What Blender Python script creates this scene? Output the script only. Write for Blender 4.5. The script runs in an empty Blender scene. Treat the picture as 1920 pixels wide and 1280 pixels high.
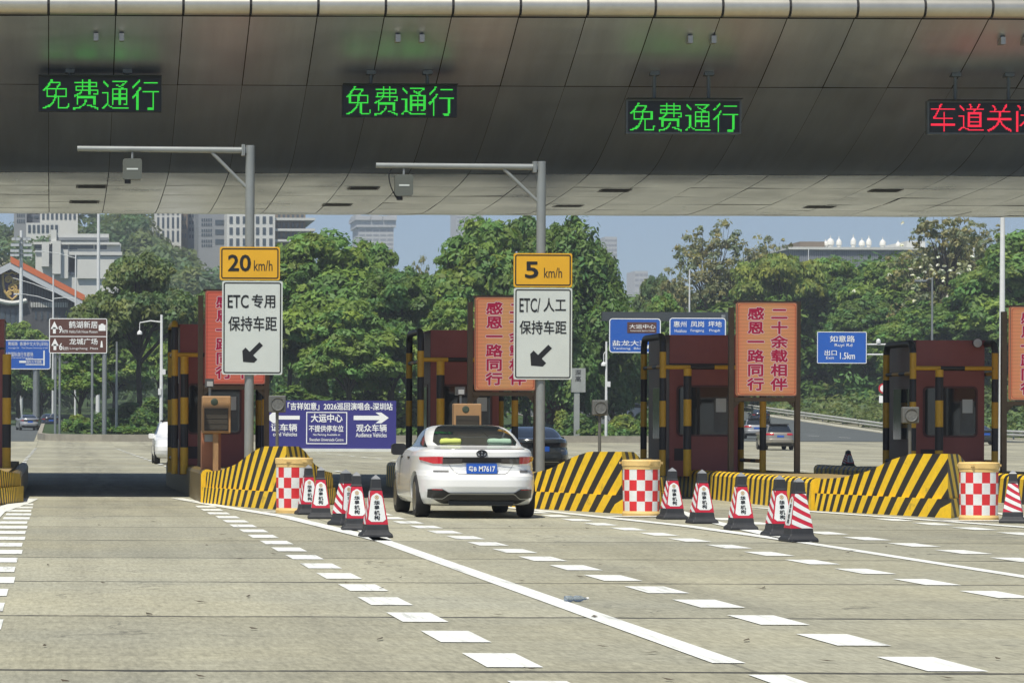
import bpy, bmesh, math, random
import numpy as np
from mathutils import Vector, Matrix

C = bpy.context.scene.collection
SC = bpy.context.scene
PI = math.pi

# ------------------------------------------------------------------ camera, sky, sun, exposure
FPX, HX, HY, CH, ROLL = 6000.0, 100.0, 799.0, 1.4, 0.004   # focal length in pixels of a 1920 px wide picture
cam_d = bpy.data.cameras.new('camera')
cam = bpy.data.objects.new('camera', cam_d)
C.objects.link(cam)
cam_d.sensor_width = 36.0
cam_d.lens = 36.0 * FPX / 1920.0
cam_d.shift_x = (960.0 - HX) / 1920.0
cam_d.shift_y = (HY - 640.0) / 1920.0
cam_d.clip_start = 0.5
cam_d.clip_end = 9000.0
cam.matrix_world = Matrix.Translation((0, 0, CH)) @ Matrix.Rotation(PI / 2, 4, 'X') @ Matrix.Rotation(ROLL, 4, 'Z')
SC.camera = cam

SUN_EL, SUN_AZ = math.radians(62.0), math.radians(212.0)    # azimuth clockwise from +Y: behind the camera, to the left
world = bpy.data.worlds.new('World')
SC.world = world
world.use_nodes = True
wt = world.node_tree
wt.nodes.clear()
sky_n = wt.nodes.new('ShaderNodeTexSky')
sky_n.sky_type = 'NISHITA'
sky_n.sun_disc = False
sky_n.sun_elevation = SUN_EL
sky_n.sun_rotation = SUN_AZ
sky_n.air_density = 0.6
sky_n.dust_density = 0.7
sky_n.ozone_density = 3.2
bg_n = wt.nodes.new('ShaderNodeBackground')
bg_n.inputs[1].default_value = 0.10
wo_n = wt.nodes.new('ShaderNodeOutputWorld')
wt.links.new(sky_n.outputs[0], bg_n.inputs[0])
wt.links.new(bg_n.outputs[0], wo_n.inputs[0])

sun_d = bpy.data.lights.new('sun', 'SUN')
sun_d.energy = 4.6
sun_d.angle = math.radians(0.5)
sun_d.color = (1.0, 0.94, 0.82)
sun = bpy.data.objects.new('sun', sun_d)
C.objects.link(sun)
sdir = Vector((math.sin(SUN_AZ) * math.cos(SUN_EL), math.cos(SUN_AZ) * math.cos(SUN_EL), math.sin(SUN_EL)))
sun.rotation_euler = sdir.to_track_quat('Z', 'Y').to_euler()

SC.view_settings.view_transform = 'Standard'
SC.view_settings.look = 'None'
SC.view_settings.exposure = 0.3
SC.view_settings.gamma = 1.0
SC.view_settings.use_curve_mapping = False
SC.render.engine = 'CYCLES'
SC.cycles.use_denoising = True
SC.cycles.max_bounces = 8
SC.cycles.diffuse_bounces = 3
SC.cycles.glossy_bounces = 4
SC.cycles.transmission_bounces = 4
SC.cycles.transparent_max_bounces = 8
SC.cycles.volume_bounces = 0
SC.cycles.caustics_reflective = False
SC.cycles.caustics_refractive = False

# ------------------------------------------------------------------ helpers: photo measurements -> metres
def W(px, py, Y):
    """point at distance Y seen at photo pixel (px, py)"""
    dx, dy = px - HX, py - HY
    dx, dy = dx + dy * ROLL, dy - dx * ROLL
    return Vector((dx * Y / FPX, Y, CH - dy * Y / FPX))

def G(px, py, z=0.0):
    """point on the level road seen at photo pixel (px, py)"""
    dx, dy = px - HX, py - HY
    dx, dy = dx + dy * ROLL, dy - dx * ROLL
    Y = (CH - z) * FPX / dy
    return Vector((dx * Y / FPX, Y, z))

def smooth(t):
    t = min(1.0, max(0.0, t))
    return t * t * (3 - 2 * t)

def rail_x(Y):
    return 76.0 + max(0.0, Y - 400.0) * 0.1

def elev(X, Y):
    z = 0.0
    if Y > 200:
        z = 0.01 * (min(Y, 460.0) - 200.0)
    if Y > 288 and X > 30:
        z += 0.026 * (min(Y, 430.0) - 288.0) * smooth((X - 30.0) / 16.0)
    e = X - (rail_x(Y) + 1.5)
    if Y > 150 and e > 0:
        z += 7.0 * smooth(e / 26.0) * smooth((Y - 150) / 60.0)
    if Y > 430 and X < 64:
        z += 36.0 * smooth((Y - 440.0) / 260.0) * smooth((64.0 - X) / 50.0)
    return z

# ------------------------------------------------------------------ helpers: materials
def S(r, g, b):
    f = lambda c: (c / 12.92 if c <= 0.04045 else ((c + 0.055) / 1.055) ** 2.4)
    return (f(r / 255.0), f(g / 255.0), f(b / 255.0))

MATS = {}
def M(name, col, rough=0.6, metal=0.0, var=0.0, vscale=3.0, spec=0.4, emit=None, estr=0.0, bump=0.0, bscale=40.0, coat=0.0):
    if name in MATS:
        return MATS[name]
    m = bpy.data.materials.new(name)
    m.use_nodes = True
    nt = m.node_tree
    b = nt.nodes['Principled BSDF']
    b.inputs['Base Color'].default_value = (*col, 1)
    b.inputs['Roughness'].default_value = rough
    b.inputs['Metallic'].default_value = metal
    b.inputs['Specular IOR Level'].default_value = spec
    if coat:
        b.inputs['Coat Weight'].default_value = coat
        b.inputs['Coat Roughness'].default_value = 0.05
    if emit:
        b.inputs['Emission Color'].default_value = (*emit, 1)
        b.inputs['Emission Strength'].default_value = estr
    if var > 0 or bump > 0:
        tc = nt.nodes.new('ShaderNodeTexCoord')
    if var > 0:
        n = nt.nodes.new('ShaderNodeTexNoise')
        n.inputs['Scale'].default_value = vscale
        n.inputs['Detail'].default_value = 6
        n.inputs['Roughness'].default_value = 0.65
        nt.links.new(tc.outputs['Object'], n.inputs['Vector'])
        r = nt.nodes.new('ShaderNodeMapRange')
        r.inputs[1].default_value = 0.3
        r.inputs[2].default_value = 0.7
        r.inputs[3].default_value = 1 - var
        r.inputs[4].default_value = 1 + var * 0.6
        nt.links.new(n.outputs[0], r.inputs[0])
        mx = nt.nodes.new('ShaderNodeVectorMath')
        mx.operation = 'SCALE'
        mx.inputs[0].default_value = col
        nt.links.new(r.outputs[0], mx.inputs['Scale'])
        nt.links.new(mx.outputs[0], b.inputs['Base Color'])
    if bump > 0:
        n2 = nt.nodes.new('ShaderNodeTexNoise')
        n2.inputs['Scale'].default_value = bscale
        n2.inputs['Detail'].default_value = 4
        nt.links.new(tc.outputs['Object'], n2.inputs['Vector'])
        bp = nt.nodes.new('ShaderNodeBump')
        bp.inputs['Strength'].default_value = bump
        bp.inputs['Distance'].default_value = 0.02
        nt.links.new(n2.outputs[0], bp.inputs['Height'])
        nt.links.new(bp.outputs[0], b.inputs['Normal'])
    MATS[name] = m
    return m

def node(nt, typ, op=None, **kw):
    n = nt.nodes.new(typ)
    if op:
        n.operation = op
    for k, v in kw.items():
        k2 = int(k[1:]) if k[0] == 'i' and k[1:].isdigit() else k
        if isinstance(k2, int):
            if hasattr(v, 'links'):
                nt.links.new(v, n.inputs[k2])
            else:
                n.inputs[k2].default_value = v
    return n

def lk(nt, out, inp):
    nt.links.new(out, inp)

def math_n(nt, op, a, b=None, c=None):
    n = nt.nodes.new('ShaderNodeMath')
    n.operation = op
    for i, v in enumerate((a, b, c)):
        if v is None:
            continue
        if isinstance(v, (int, float)):
            n.inputs[i].default_value = v
        else:
            nt.links.new(v, n.inputs[i])
    return n.outputs[0]

def mix_c(nt, fac, a, b):
    n = nt.nodes.new('ShaderNodeMix')
    n.data_type = 'RGBA'
    for sock, v in ((n.inputs[0], fac), (n.inputs[6], a), (n.inputs[7], b)):
        if hasattr(v, 'links') or hasattr(v, 'is_linked'):
            nt.links.new(v, sock)
        elif isinstance(v, (int, float)):
            sock.default_value = v
        else:
            sock.default_value = (*v, 1)
    return n.outputs[2]

def noise(nt, vec, scale, detail=5, rough=0.6):
    n = nt.nodes.new('ShaderNodeTexNoise')
    n.inputs['Scale'].default_value = scale
    n.inputs['Detail'].default_value = detail
    n.inputs['Roughness'].default_value = rough
    if vec is not None:
        nt.links.new(vec, n.inputs['Vector'])
    return n.outputs[0]

def remap(nt, v, a, b, c, d):
    n = nt.nodes.new('ShaderNodeMapRange')
    nt.links.new(v, n.inputs[0])
    for i, x in enumerate((a, b, c, d)):
        n.inputs[i + 1].default_value = x
    return n.outputs[0]

YEL = (0.93, 0.60, 0.022)
BLK = (0.022, 0.022, 0.024)

def stripe_mat(name, yel=YEL, blk=BLK, worn=0.15, axis=None, freq=1.0):
    """black and yellow paint: bands along the UV u coordinate, or along an object axis"""
    if name in MATS:
        return MATS[name]
    m = bpy.data.materials.new(name)
    m.use_nodes = True
    nt = m.node_tree
    b = nt.nodes['Principled BSDF']
    b.inputs['Roughness'].default_value = 0.5
    tc = nt.nodes.new('ShaderNodeTexCoord')
    sx = nt.nodes.new('ShaderNodeSeparateXYZ')
    lk(nt, tc.outputs['UV'] if axis is None else tc.outputs['Object'], sx.inputs[0])
    u = sx.outputs[0 if axis is None else 'XYZ'.index(axis)]
    u = math_n(nt, 'MULTIPLY', u, freq)
    fr = math_n(nt, 'FRACT', u)
    st = math_n(nt, 'GREATER_THAN', fr, 0.53)
    nz = noise(nt, tc.outputs['Object'], 7.0, 6, 0.7)
    w = remap(nt, nz, 0.35, 0.75, 1.04, 0.84)
    fine = noise(nt, tc.outputs['Object'], 45.0, 3, 0.6)
    scr = remap(nt, fine, 0.64, 0.72, 0.0, worn)
    colr = mix_c(nt, st, yel, blk)
    colr = mix_c(nt, scr, colr, (0.28, 0.24, 0.16))
    rub = remap(nt, noise(nt, tc.outputs['Object'], 2.6, 7, 0.75), 0.60, 0.68, 0.0, worn * 1.6)
    colr = mix_c(nt, rub, colr, (0.10, 0.085, 0.055))
    vm = nt.nodes.new('ShaderNodeVectorMath')
    vm.operation = 'SCALE'
    lk(nt, colr, vm.inputs[0])
    lk(nt, w, vm.inputs['Scale'])
    lk(nt, vm.outputs[0], b.inputs['Base Color'])
    MATS[name] = m
    return m

def leaf_mat(name, col, trans=0.35):
    m = bpy.data.materials.new(name)
    m.use_nodes = True
    nt = m.node_tree
    nt.nodes.clear()
    at = nt.nodes.new('ShaderNodeAttribute')
    at.attribute_name = 'tint'
    vm = nt.nodes.new('ShaderNodeVectorMath')
    vm.operation = 'MULTIPLY'
    vm.inputs[1].default_value = col
    lk(nt, at.outputs['Color'], vm.inputs[0])
    d = nt.nodes.new('ShaderNodeBsdfPrincipled')
    d.inputs['Roughness'].default_value = 0.55
    d.inputs['Specular IOR Level'].default_value = 0.3
    lk(nt, vm.outputs[0], d.inputs['Base Color'])
    t = nt.nodes.new('ShaderNodeBsdfTranslucent')
    vm2 = nt.nodes.new('ShaderNodeVectorMath')
    vm2.operation = 'MULTIPLY'
    vm2.inputs[1].default_value = (1.2, 1.25, 0.5)
    lk(nt, vm.outputs[0], vm2.inputs[0])
    lk(nt, vm2.outputs[0], t.inputs[0])
    mx = nt.nodes.new('ShaderNodeMixShader')
    mx.inputs[0].default_value = trans
    lk(nt, d.outputs[0], mx.inputs[1])
    lk(nt, t.outputs[0], mx.inputs[2])
    o = nt.nodes.new('ShaderNodeOutputMaterial')
    lk(nt, mx.outputs[0], o.inputs[0])
    return m

# ------------------------------------------------------------------ helpers: meshes and objects
class MB:
    def __init__(self):
        self.v, self.f, self.mi, self.uv = [], [], [], {}
    def face(self, pts, mi=0, uv=None):
        i = len(self.v)
        self.v += [tuple(p) for p in pts]
        if uv:
            self.uv[len(self.f)] = uv
        self.f.append(tuple(range(i, i + len(pts))))
        self.mi.append(mi)
    def box(self, x0, x1, y0, y1, z0, z1, mi=0):
        i = len(self.v)
        self.v += [(x0, y0, z0), (x1, y0, z0), (x1, y1, z0), (x0, y1, z0), (x0, y0, z1), (x1, y0, z1), (x1, y1, z1), (x0, y1, z1)]
        for q in ((0, 3, 2, 1), (4, 5, 6, 7), (0, 1, 5, 4), (1, 2, 6, 5), (2, 3, 7, 6), (3, 0, 4, 7)):
            self.f.append(tuple(i + k for k in q))
            self.mi.append(mi)
        return self
    def tube(self, pts, rad, n=12, mi=0, cap=True):
        pts = [Vector(p) for p in pts]
        rs = rad if isinstance(rad, (list, tuple)) else [rad] * len(pts)
        rings, up = [], None
        for k, p in enumerate(pts):
            a = pts[max(0, k - 1)]
            b = pts[min(len(pts) - 1, k + 1)]
            t = (b - a).normalized()
            if up is None:
                up = Vector((0, 0, 1)) if abs(t.z) < 0.9 else Vector((0, 1, 0))
            s = t.cross(up).normalized()
            u2 = s.cross(t).normalized()
            up = u2
            i = len(self.v)
            for j in range(n):
                an = 2 * PI * j / n
                self.v.append(tuple(p + s * (math.cos(an) * rs[k]) + u2 * (math.sin(an) * rs[k])))
            rings.append(i)
        for a, b in zip(rings, rings[1:]):
            for j in range(n):
                self.f.append((a + j, b + j, b + (j + 1) % n, a + (j + 1) % n))
                self.mi.append(mi)
        if cap:
            self.f.append(tuple(rings[0] + j for j in range(n)))
            self.f.append(tuple(rings[-1] + n - 1 - j for j in range(n)))
            self.mi += [mi, mi]
        return self
    def lathe(self, prof, c=(0, 0, 0), n=24, mi=0, axis='Z', mfun=None):
        rings = []
        for r, z in prof:
            i = len(self.v)
            for j in range(n):
                an = 2 * PI * j / n
                a, b = r * math.cos(an), r * math.sin(an)
                q = (a, b, z) if axis == 'Z' else ((z, a, b) if axis == 'X' else (b, z, a))
                self.v.append((c[0] + q[0], c[1] + q[1], c[2] + q[2]))
            rings.append(i)
        for k, (a, b) in enumerate(zip(rings, rings[1:])):
            for j in range(n):
                self.f.append((a + j, a + (j + 1) % n, b + (j + 1) % n, b + j))
                self.mi.append(mfun(k, j) if mfun else mi)
        self.f.append(tuple(rings[0] + n - 1 - j for j in range(n)))
        self.f.append(tuple(rings[-1] + j for j in range(n)))
        self.mi += [mi, mi]
        return self
    def prism(self, outline, y0, y1, mi=0):
        """outline of (x, z) points extruded from y0 (front) to y1"""
        n = len(outline)
        i = len(self.v)
        self.v += [(x, y0, z) for x, z in outline] + [(x, y1, z) for x, z in outline]
        self.f.append(tuple(i + k for k in range(n)))
        self.f.append(tuple(i + n + n - 1 - k for k in range(n)))
        for k in range(n):
            self.f.append((i + k, i + n + k, i + n + (k + 1) % n, i + (k + 1) % n))
        self.mi += [mi] * (n + 2)
        return self
    def grid(self, fn, us, vs, mi=0):
        i = len(self.v)
        nu, nv = len(us), len(vs)
        for v in vs:
            for u in us:
                self.v.append(tuple(fn(u, v)))
        for b in range(nv - 1):
            for a in range(nu - 1):
                k = i + b * nu + a
                self.f.append((k, k + 1, k + nu + 1, k + nu))
                self.mi.append(mi)
        return self
    def build(self, name, mats, parent=None, org=(0, 0, 0), smooth=False, fix=True):
        me = bpy.data.meshes.new(name)
        ox, oy, oz = org
        me.from_pydata([(x - ox, y - oy, z - oz) for x, y, z in self.v], [], self.f)
        if not isinstance(mats, (list, tuple)):
            mats = [mats]
        for m in mats:
            me.materials.append(m)
        if len(mats) > 1:
            me.polygons.foreach_set('material_index', self.mi)
        if self.uv:
            ul = me.uv_layers.new(name='UVMap')
            for p in me.polygons:
                q = self.uv.get(p.index)
                if q:
                    for k, li in enumerate(p.loop_indices):
                        ul.data[li].uv = q[k]
        if fix and not self.uv:
            bm = bmesh.new()
            bm.from_mesh(me)
            bmesh.ops.remove_doubles(bm, verts=bm.verts, dist=1e-5)
            bmesh.ops.recalc_face_normals(bm, faces=bm.faces)
            bm.to_mesh(me)
            bm.free()
        if smooth:
            me.polygons.foreach_set('use_smooth', [True] * len(me.polygons))
            try:
                me.set_sharp_from_angle(angle=math.radians(smooth if smooth is not True else 35))
            except Exception:
                pass
        o = bpy.data.objects.new(name, me)
        C.objects.link(o)
        if parent:
            o.parent = parent
        return o

def bevel(o, w=0.02, seg=2):
    md = o.modifiers.new('bevel', 'BEVEL')
    md.width = w
    md.segments = seg
    md.limit_method = 'ANGLE'
    return o

def tag(o, label, cat, group=None, kind=None):
    o['label'] = label
    o['category'] = cat
    if group:
        o['group'] = group
    if kind:
        o['kind'] = kind
    return o

def thing(name, label, cat, loc=(0, 0, 0), group=None):
    o = bpy.data.objects.new(name, None)
    C.objects.link(o)
    o.location = loc
    o.empty_display_size = 0.2
    return tag(o, label, cat, group)

def struct(o, kind='structure'):
    o['kind'] = kind
    return o

KIDS = {}
def kids(o):
    return [c for c in bpy.data.objects if c.parent == o]

def dup(root, loc, label=None, rz=0.0, scale=None, group=None):
    r = root.copy()
    C.objects.link(r)
    r.location = loc
    r.rotation_euler = (0, 0, rz)
    if scale is not None:
        r.scale = scale
    if label:
        r['label'] = label
    if group:
        r['group'] = group
    for ch in kids(root):
        c = ch.copy()
        C.objects.link(c)
        c.parent = r
        for g in kids(ch):
            d = g.copy()
            C.objects.link(d)
            d.parent = c
    return r

def text_data(body, bold=0.0):
    cu = bpy.data.curves.new('lettering', 'FONT')
    cu.body = body
    cu.offset = bold
    cu.resolution_u = 3
    ob = bpy.data.objects.new('lettering', cu)
    C.objects.link(ob)
    bpy.context.view_layer.update()
    me = bpy.data.meshes.new_from_object(ob.evaluated_get(bpy.context.evaluated_depsgraph_get()))
    bpy.data.objects.remove(ob)
    bpy.data.curves.remove(cu)
    return me

def text(parent, org, body, x0, x1, y, z0, z1, mat, bold=0.0, name='lettering', vertical=False, fat=0.0):
    """lettering filling the upright rectangle x0..x1, z0..z1 at depth y, facing the camera side"""
    o = None
    mb = MB()
    shifts = [(0.0, 0.0)] if fat <= 0 else [(0.0, 0.0)] + [(fat * math.cos(a), fat * math.sin(a)) for a in [2 * PI * q / 8 for q in range(8)]]
    chars = list(body) if vertical else [body]
    n = len(chars)
    for k, ch in enumerate(chars):
        me = text_data(ch, bold)
        vs = [v.co.copy() for v in me.vertices]
        if vertical:
            cz = z1 - (z1 - z0) * (k + 0.5) / n
            hgt = (z1 - z0) / n * 0.92
            cx = (x0 + x1) / 2
            sx, sz = (x1 - x0), hgt
            # em box: characters span about 0..1 by -0.1..0.85
            f = lambda p: (cx + (p.x - 0.5) * sx, cz + (p.y - 0.38) * sz)
        else:
            xs = [p.x for p in vs]
            zs = [p.y for p in vs]
            ax, bx, az, bz = min(xs), max(xs), min(zs), max(zs)
            f = lambda p: (x0 + (p.x - ax) / (bx - ax) * (x1 - x0), z0 + (p.y - az) / (bz - az) * (z1 - z0))
        for si, (sx_, sz_) in enumerate(shifts):
            i = len(mb.v)
            for p in vs:
                q = f(p)
                mb.v.append((q[0] + sx_, y - si * .0004, q[1] + sz_))
            for p in me.polygons:
                mb.f.append(tuple(i + q for q in p.vertices))
                mb.mi.append(0)
        bpy.data.meshes.remove(me)
    return mb.build(name, mat, parent, org, fix=False)

def led_text(parent, org, body, x0, x1, y, z0, z1, mat, rows_=24):
    """lettering shown as a matrix of small square lamps"""
    me = text_data(body, -0.008)
    me.calc_loop_triangles()
    co = np.array([v.co[:2] for v in me.vertices])
    tri = np.array([t.vertices[:] for t in me.loop_triangles])
    lo, hi = co.min(0), co.max(0)
    pz = (z1 - z0) / rows_
    cols = int(round((x1 - x0) / pz))
    gx, gy = np.meshgrid((np.arange(cols) + .5) / cols, (np.arange(rows_) + .5) / rows_)
    P = np.stack([gx.ravel(), gy.ravel()], 1)
    q = (co - lo) / (hi - lo)
    on = np.zeros(len(P), bool)
    for a, b, c in q[tri]:
        d1, d2, d3 = [(u[0] - v[0]) * (P[:, 1] - v[1]) - (u[1] - v[1]) * (P[:, 0] - v[0]) for u, v in ((a, b), (b, c), (c, a))]
        on |= ((d1 <= 0) & (d2 <= 0) & (d3 <= 0)) | ((d1 >= 0) & (d2 >= 0) & (d3 >= 0))
    bpy.data.meshes.remove(me)
    mb = MB()
    hx, hz = (x1 - x0) / cols * .46, pz * .46
    for (u, v) in P[on]:
        x, z = x0 + u * (x1 - x0), z0 + v * (z1 - z0)
        mb.face([(x - hx, y, z - hz), (x + hx, y, z - hz), (x + hx, y, z + hz), (x - hx, y, z + hz)])
    return mb.build('lettering', mat, parent, org, fix=False)

def ptext(parent, org, body, px0, px1, py0, py1, Y, mat, bold=0.0, **k):
    """lettering whose place on a board at distance Y was measured in the photo"""
    a = W(px0, py1, Y)
    b = W(px1, py0, Y)
    k.setdefault('fat', max(0.0, bold - .006) * (b.z - a.z) * .9)
    bold = min(bold, .006)
    return text(parent, org, body, a.x, b.x, Y, a.z, b.z, mat, bold, **k)

def rrect(x0, x1, z0, z1, r, n=5):
    pts = []
    for cx, cz, a0 in ((x1 - r, z0 + r, -90), (x1 - r, z1 - r, 0), (x0 + r, z1 - r, 90), (x0 + r, z0 + r, 180)):
        for k in range(n + 1):
            a = math.radians(a0 + 90.0 * k / n)
            pts.append((cx + r * math.cos(a), cz + r * math.sin(a)))
    return pts

def border(mb, x0, x1, z0, z1, r, w, y):
    o, i = rrect(x0, x1, z0, z1, r), rrect(x0 + w, x1 - w, z0 + w, z1 - w, max(0.003, r - w))
    n = len(o)
    for k in range(n):
        a, b = o[k], o[(k + 1) % n]
        c, d = i[(k + 1) % n], i[k]
        mb.face([(a[0], y, a[1]), (b[0], y, b[1]), (c[0], y, c[1]), (d[0], y, d[1])])
    return mb

# common materials
m_steel = M('galvanised_steel', (0.30, 0.32, 0.32), 0.45, 0.6, 0.12, 4)
m_whitepole = M('white_pole_paint', (0.66, 0.68, 0.68), 0.45, 0.0, 0.08, 3)
m_dark = M('dark_plastic', (0.025, 0.027, 0.03), 0.5)
m_black = M('black_paint', (0.012, 0.012, 0.013), 0.5)
m_white = M('white_paint', (0.8, 0.8, 0.78), 0.5, 0, 0.06, 5)
m_signwhite = M('sign_white_sheet', (0.53, 0.575, 0.55), 0.45, 0, 0.05, 2)
m_signyel = M('sign_yellow_sheet', (0.66, 0.36, 0.02), 0.45, 0, 0.06, 2)
m_signink = M('sign_black_ink', (0.012, 0.013, 0.015), 0.5)
m_blue = M('sign_blue_sheet', (0.012, 0.10, 0.46), 0.45, 0, 0.06, 1.5)
m_brown = M('sign_brown_sheet', (0.10, 0.04, 0.028), 0.5, 0, 0.06, 1.5)
m_stripe_z = stripe_mat('striped_post_paint', (0.60, 0.34, 0.02), (0.02, 0.02, 0.022), 0.12, 'Z', 1.0)
m_stripe_uv = stripe_mat('striped_kerb_paint', YEL, BLK, 0.28)
m_stripe_dull = stripe_mat('dark_striped_paint', (0.22, 0.15, 0.03), (0.025, 0.025, 0.025), 0.2)  # same stripes in a darker yellow, for the two left islands
m_yel = M('yellow_paint', (0.84, 0.52, 0.02), 0.5, 0, 0.15, 6)
m_white_ink = M('white_lettering', (0.82, 0.84, 0.84), 0.5)

# ------------------------------------------------------------------ setting: ground
def concrete_mat():
    m = bpy.data.materials.new('concrete_slabs')
    m.use_nodes = True
    nt = m.node_tree
    b = nt.nodes['Principled BSDF']
    b.inputs['Roughness'].default_value = 0.85
    b.inputs['Specular IOR Level'].default_value = 0.25
    tc = nt.nodes.new('ShaderNodeTexCoord')
    P = tc.outputs['Object']
    sx = nt.nodes.new('ShaderNodeSeparateXYZ')
    lk(nt, P, sx.inputs[0])
    X, Y = sx.outputs[0], sx.outputs[1]
    # slabs: tone per cell
    jy = math_n(nt, 'DIVIDE', math_n(nt, 'SUBTRACT', Y, 18.4), 5.28)
    wob = math_n(nt, 'MULTIPLY', math_n(nt, 'SUBTRACT', noise(nt, P, 0.7, 4), 0.5), 0.035)
    jyw = math_n(nt, 'ADD', jy, wob)
    fy = math_n(nt, 'FRACT', math_n(nt, 'ADD', jyw, 0.5))
    dy = math_n(nt, 'ABSOLUTE', math_n(nt, 'SUBTRACT', fy, 0.5))
    wn = noise(nt, P, 1.1, 4, 0.7)
    jw = remap(nt, wn, 0.35, 0.7, 0.006, 0.017)
    joint = math_n(nt, 'LESS_THAN', dy, jw)
    jx = math_n(nt, 'DIVIDE', math_n(nt, 'SUBTRACT', X, 4.06), 5.16)
    fx = math_n(nt, 'FRACT', math_n(nt, 'ADD', jx, 0.5))
    dx = math_n(nt, 'ABSOLUTE', math_n(nt, 'SUBTRACT', fx, 0.5))
    jointx = math_n(nt, 'LESS_THAN', dx, 0.0035)
    cell = nt.nodes.new('ShaderNodeCombineXYZ')
    lk(nt, math_n(nt, 'FLOOR', math_n(nt, 'ADD', jx, 0.0)), cell.inputs[0])
    lk(nt, math_n(nt, 'FLOOR', jyw), cell.inputs[1])
    wnz = nt.nodes.new('ShaderNodeTexWhiteNoise')
    wnz.noise_dimensions = '3D'
    lk(nt, cell.outputs[0], wnz.inputs[0])
    tone = remap(nt, wnz.outputs['Value'], 0, 1, 0.85, 1.11)
    # stretched weathering streaks along the driving direction
    mp = nt.nodes.new('ShaderNodeMapping')
    mp.inputs['Scale'].default_value = (1.0, 0.07, 1.0)
    lk(nt, P, mp.inputs[0])
    streak = remap(nt, noise(nt, mp.outputs[0], 1.3, 6, 0.65), 0.3, 0.75, 1.10, 0.84)
    mp2 = nt.nodes.new('ShaderNodeMapping')
    mp2.inputs['Scale'].default_value = (0.10, 1.0, 1.0)
    lk(nt, P, mp2.inputs[0])
    cross = remap(nt, noise(nt, mp2.outputs[0], 2.2, 5, 0.6), 0.3, 0.7, 0.92, 1.07)
    big = remap(nt, noise(nt, P, 0.22, 4, 0.6), 0.35, 0.65, 0.0, 1.0)
    mp3 = nt.nodes.new('ShaderNodeMapping')
    mp3.inputs['Scale'].default_value = (1.0, 0.13, 1.0)
    lk(nt, P, mp3.inputs[0])
    grain = noise(nt, mp3.outputs[0], 26.0, 4, 0.75)
    gr = remap(nt, grain, 0.3, 0.7, 0.74, 1.25)
    grain2 = remap(nt, noise(nt, P, 9.0, 4, 0.7), 0.3, 0.7, 0.86, 1.12)
    base = mix_c(nt, big, (0.352, 0.338, 0.245), (0.308, 0.305, 0.240))
    # tyre paths down the middle of each lane
    lx = math_n(nt, 'FRACT', math_n(nt, 'ADD', math_n(nt, 'DIVIDE', math_n(nt, 'SUBTRACT', X, 1.2), 5.16), 0.5))
    lane = remap(nt, math_n(nt, 'ABSOLUTE', math_n(nt, 'SUBTRACT', lx, 0.5)), 0.0, 0.28, 1.0, 0.0)
    near = remap(nt, Y, 38.0, 66.0, 0.0, 1.0)
    patch = remap(nt, noise(nt, mp.outputs[0], 2.4, 5, 0.7), 0.42, 0.7, 0.0, 0.62)
    dirt = math_n(nt, 'MULTIPLY', math_n(nt, 'MULTIPLY', lane, near), patch)
    base = mix_c(nt, dirt, base, (0.075, 0.07, 0.06))
    # scattered dark spots and cracks
    spot = remap(nt, noise(nt, P, 0.9, 2, 0.5), 0.735, 0.76, 0.0, 0.55)
    base = mix_c(nt, spot, base, (0.09, 0.09, 0.085))
    # two worn wheel tracks per lane
    wx = math_n(nt, 'ABSOLUTE', math_n(nt, 'SUBTRACT', math_n(nt, 'MULTIPLY', math_n(nt, 'ABSOLUTE', math_n(nt, 'SUBTRACT', lx, 0.5)), 5.16), 0.8))
    trk = math_n(nt, 'MULTIPLY', remap(nt, wx, 0.08, 0.38, 1.0, 0.0), remap(nt, noise(nt, mp.outputs[0], 3.0, 5, 0.7), 0.35, 0.7, 0.0, 0.30))
    base = mix_c(nt, trk, base, (0.15, 0.145, 0.12))
    # hairline cracks
    vo = nt.nodes.new('ShaderNodeTexVoronoi')
    vo.feature = 'DISTANCE_TO_EDGE'
    vo.inputs['Scale'].default_value = 0.23
    wv = nt.nodes.new('ShaderNodeVectorMath')
    wv.operation = 'MULTIPLY_ADD'
    nzv = nt.nodes.new('ShaderNodeTexNoise')
    nzv.inputs['Scale'].default_value = 1.3
    nzv.inputs['Detail'].default_value = 6
    lk(nt, P, nzv.inputs['Vector'])
    lk(nt, nzv.outputs[1], wv.inputs[0])
    wv.inputs[1].default_value = (1.6, 1.6, 0)
    lk(nt, P, wv.inputs[2])
    lk(nt, wv.outputs[0], vo.inputs['Vector'])
    crk = math_n(nt, 'MULTIPLY', math_n(nt, 'LESS_THAN', vo.outputs[0], 0.0035), remap(nt, noise(nt, P, 0.35, 3, .5), 0.52, 0.6, 0.0, 0.6))
    base = mix_c(nt, crk, base, (0.05, 0.05, 0.048))
    # oil drips and darker blotches
    drip = remap(nt, noise(nt, P, 5.5, 2, 0.5), 0.74, 0.78, 0.0, 0.5)
    base = mix_c(nt, math_n(nt, 'MULTIPLY', drip, remap(nt, noise(nt, P, 0.5, 2, .5), 0.45, 0.6, 0.0, 1.0)), base, (0.07, 0.068, 0.06))
    v = math_n(nt, 'MULTIPLY', math_n(nt, 'MULTIPLY', tone, streak), math_n(nt, 'MULTIPLY', cross, math_n(nt, 'MULTIPLY', gr, grain2)))
    vm = nt.nodes.new('ShaderNodeVectorMath')
    vm.operation = 'SCALE'
    lk(nt, base, vm.inputs[0])
    lk(nt, v, vm.inputs['Scale'])
    jm = math_n(nt, 'MAXIMUM', joint, math_n(nt, 'MULTIPLY', jointx, 0.5))
    colr = mix_c(nt, math_n(nt, 'MULTIPLY', jm, 0.86), vm.outputs[0], (0.03, 0.03, 0.03))
    lk(nt, colr, b.inputs['Base Color'])
    bp = nt.nodes.new('ShaderNodeBump')
    bp.inputs['Strength'].default_value = 0.25
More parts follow.
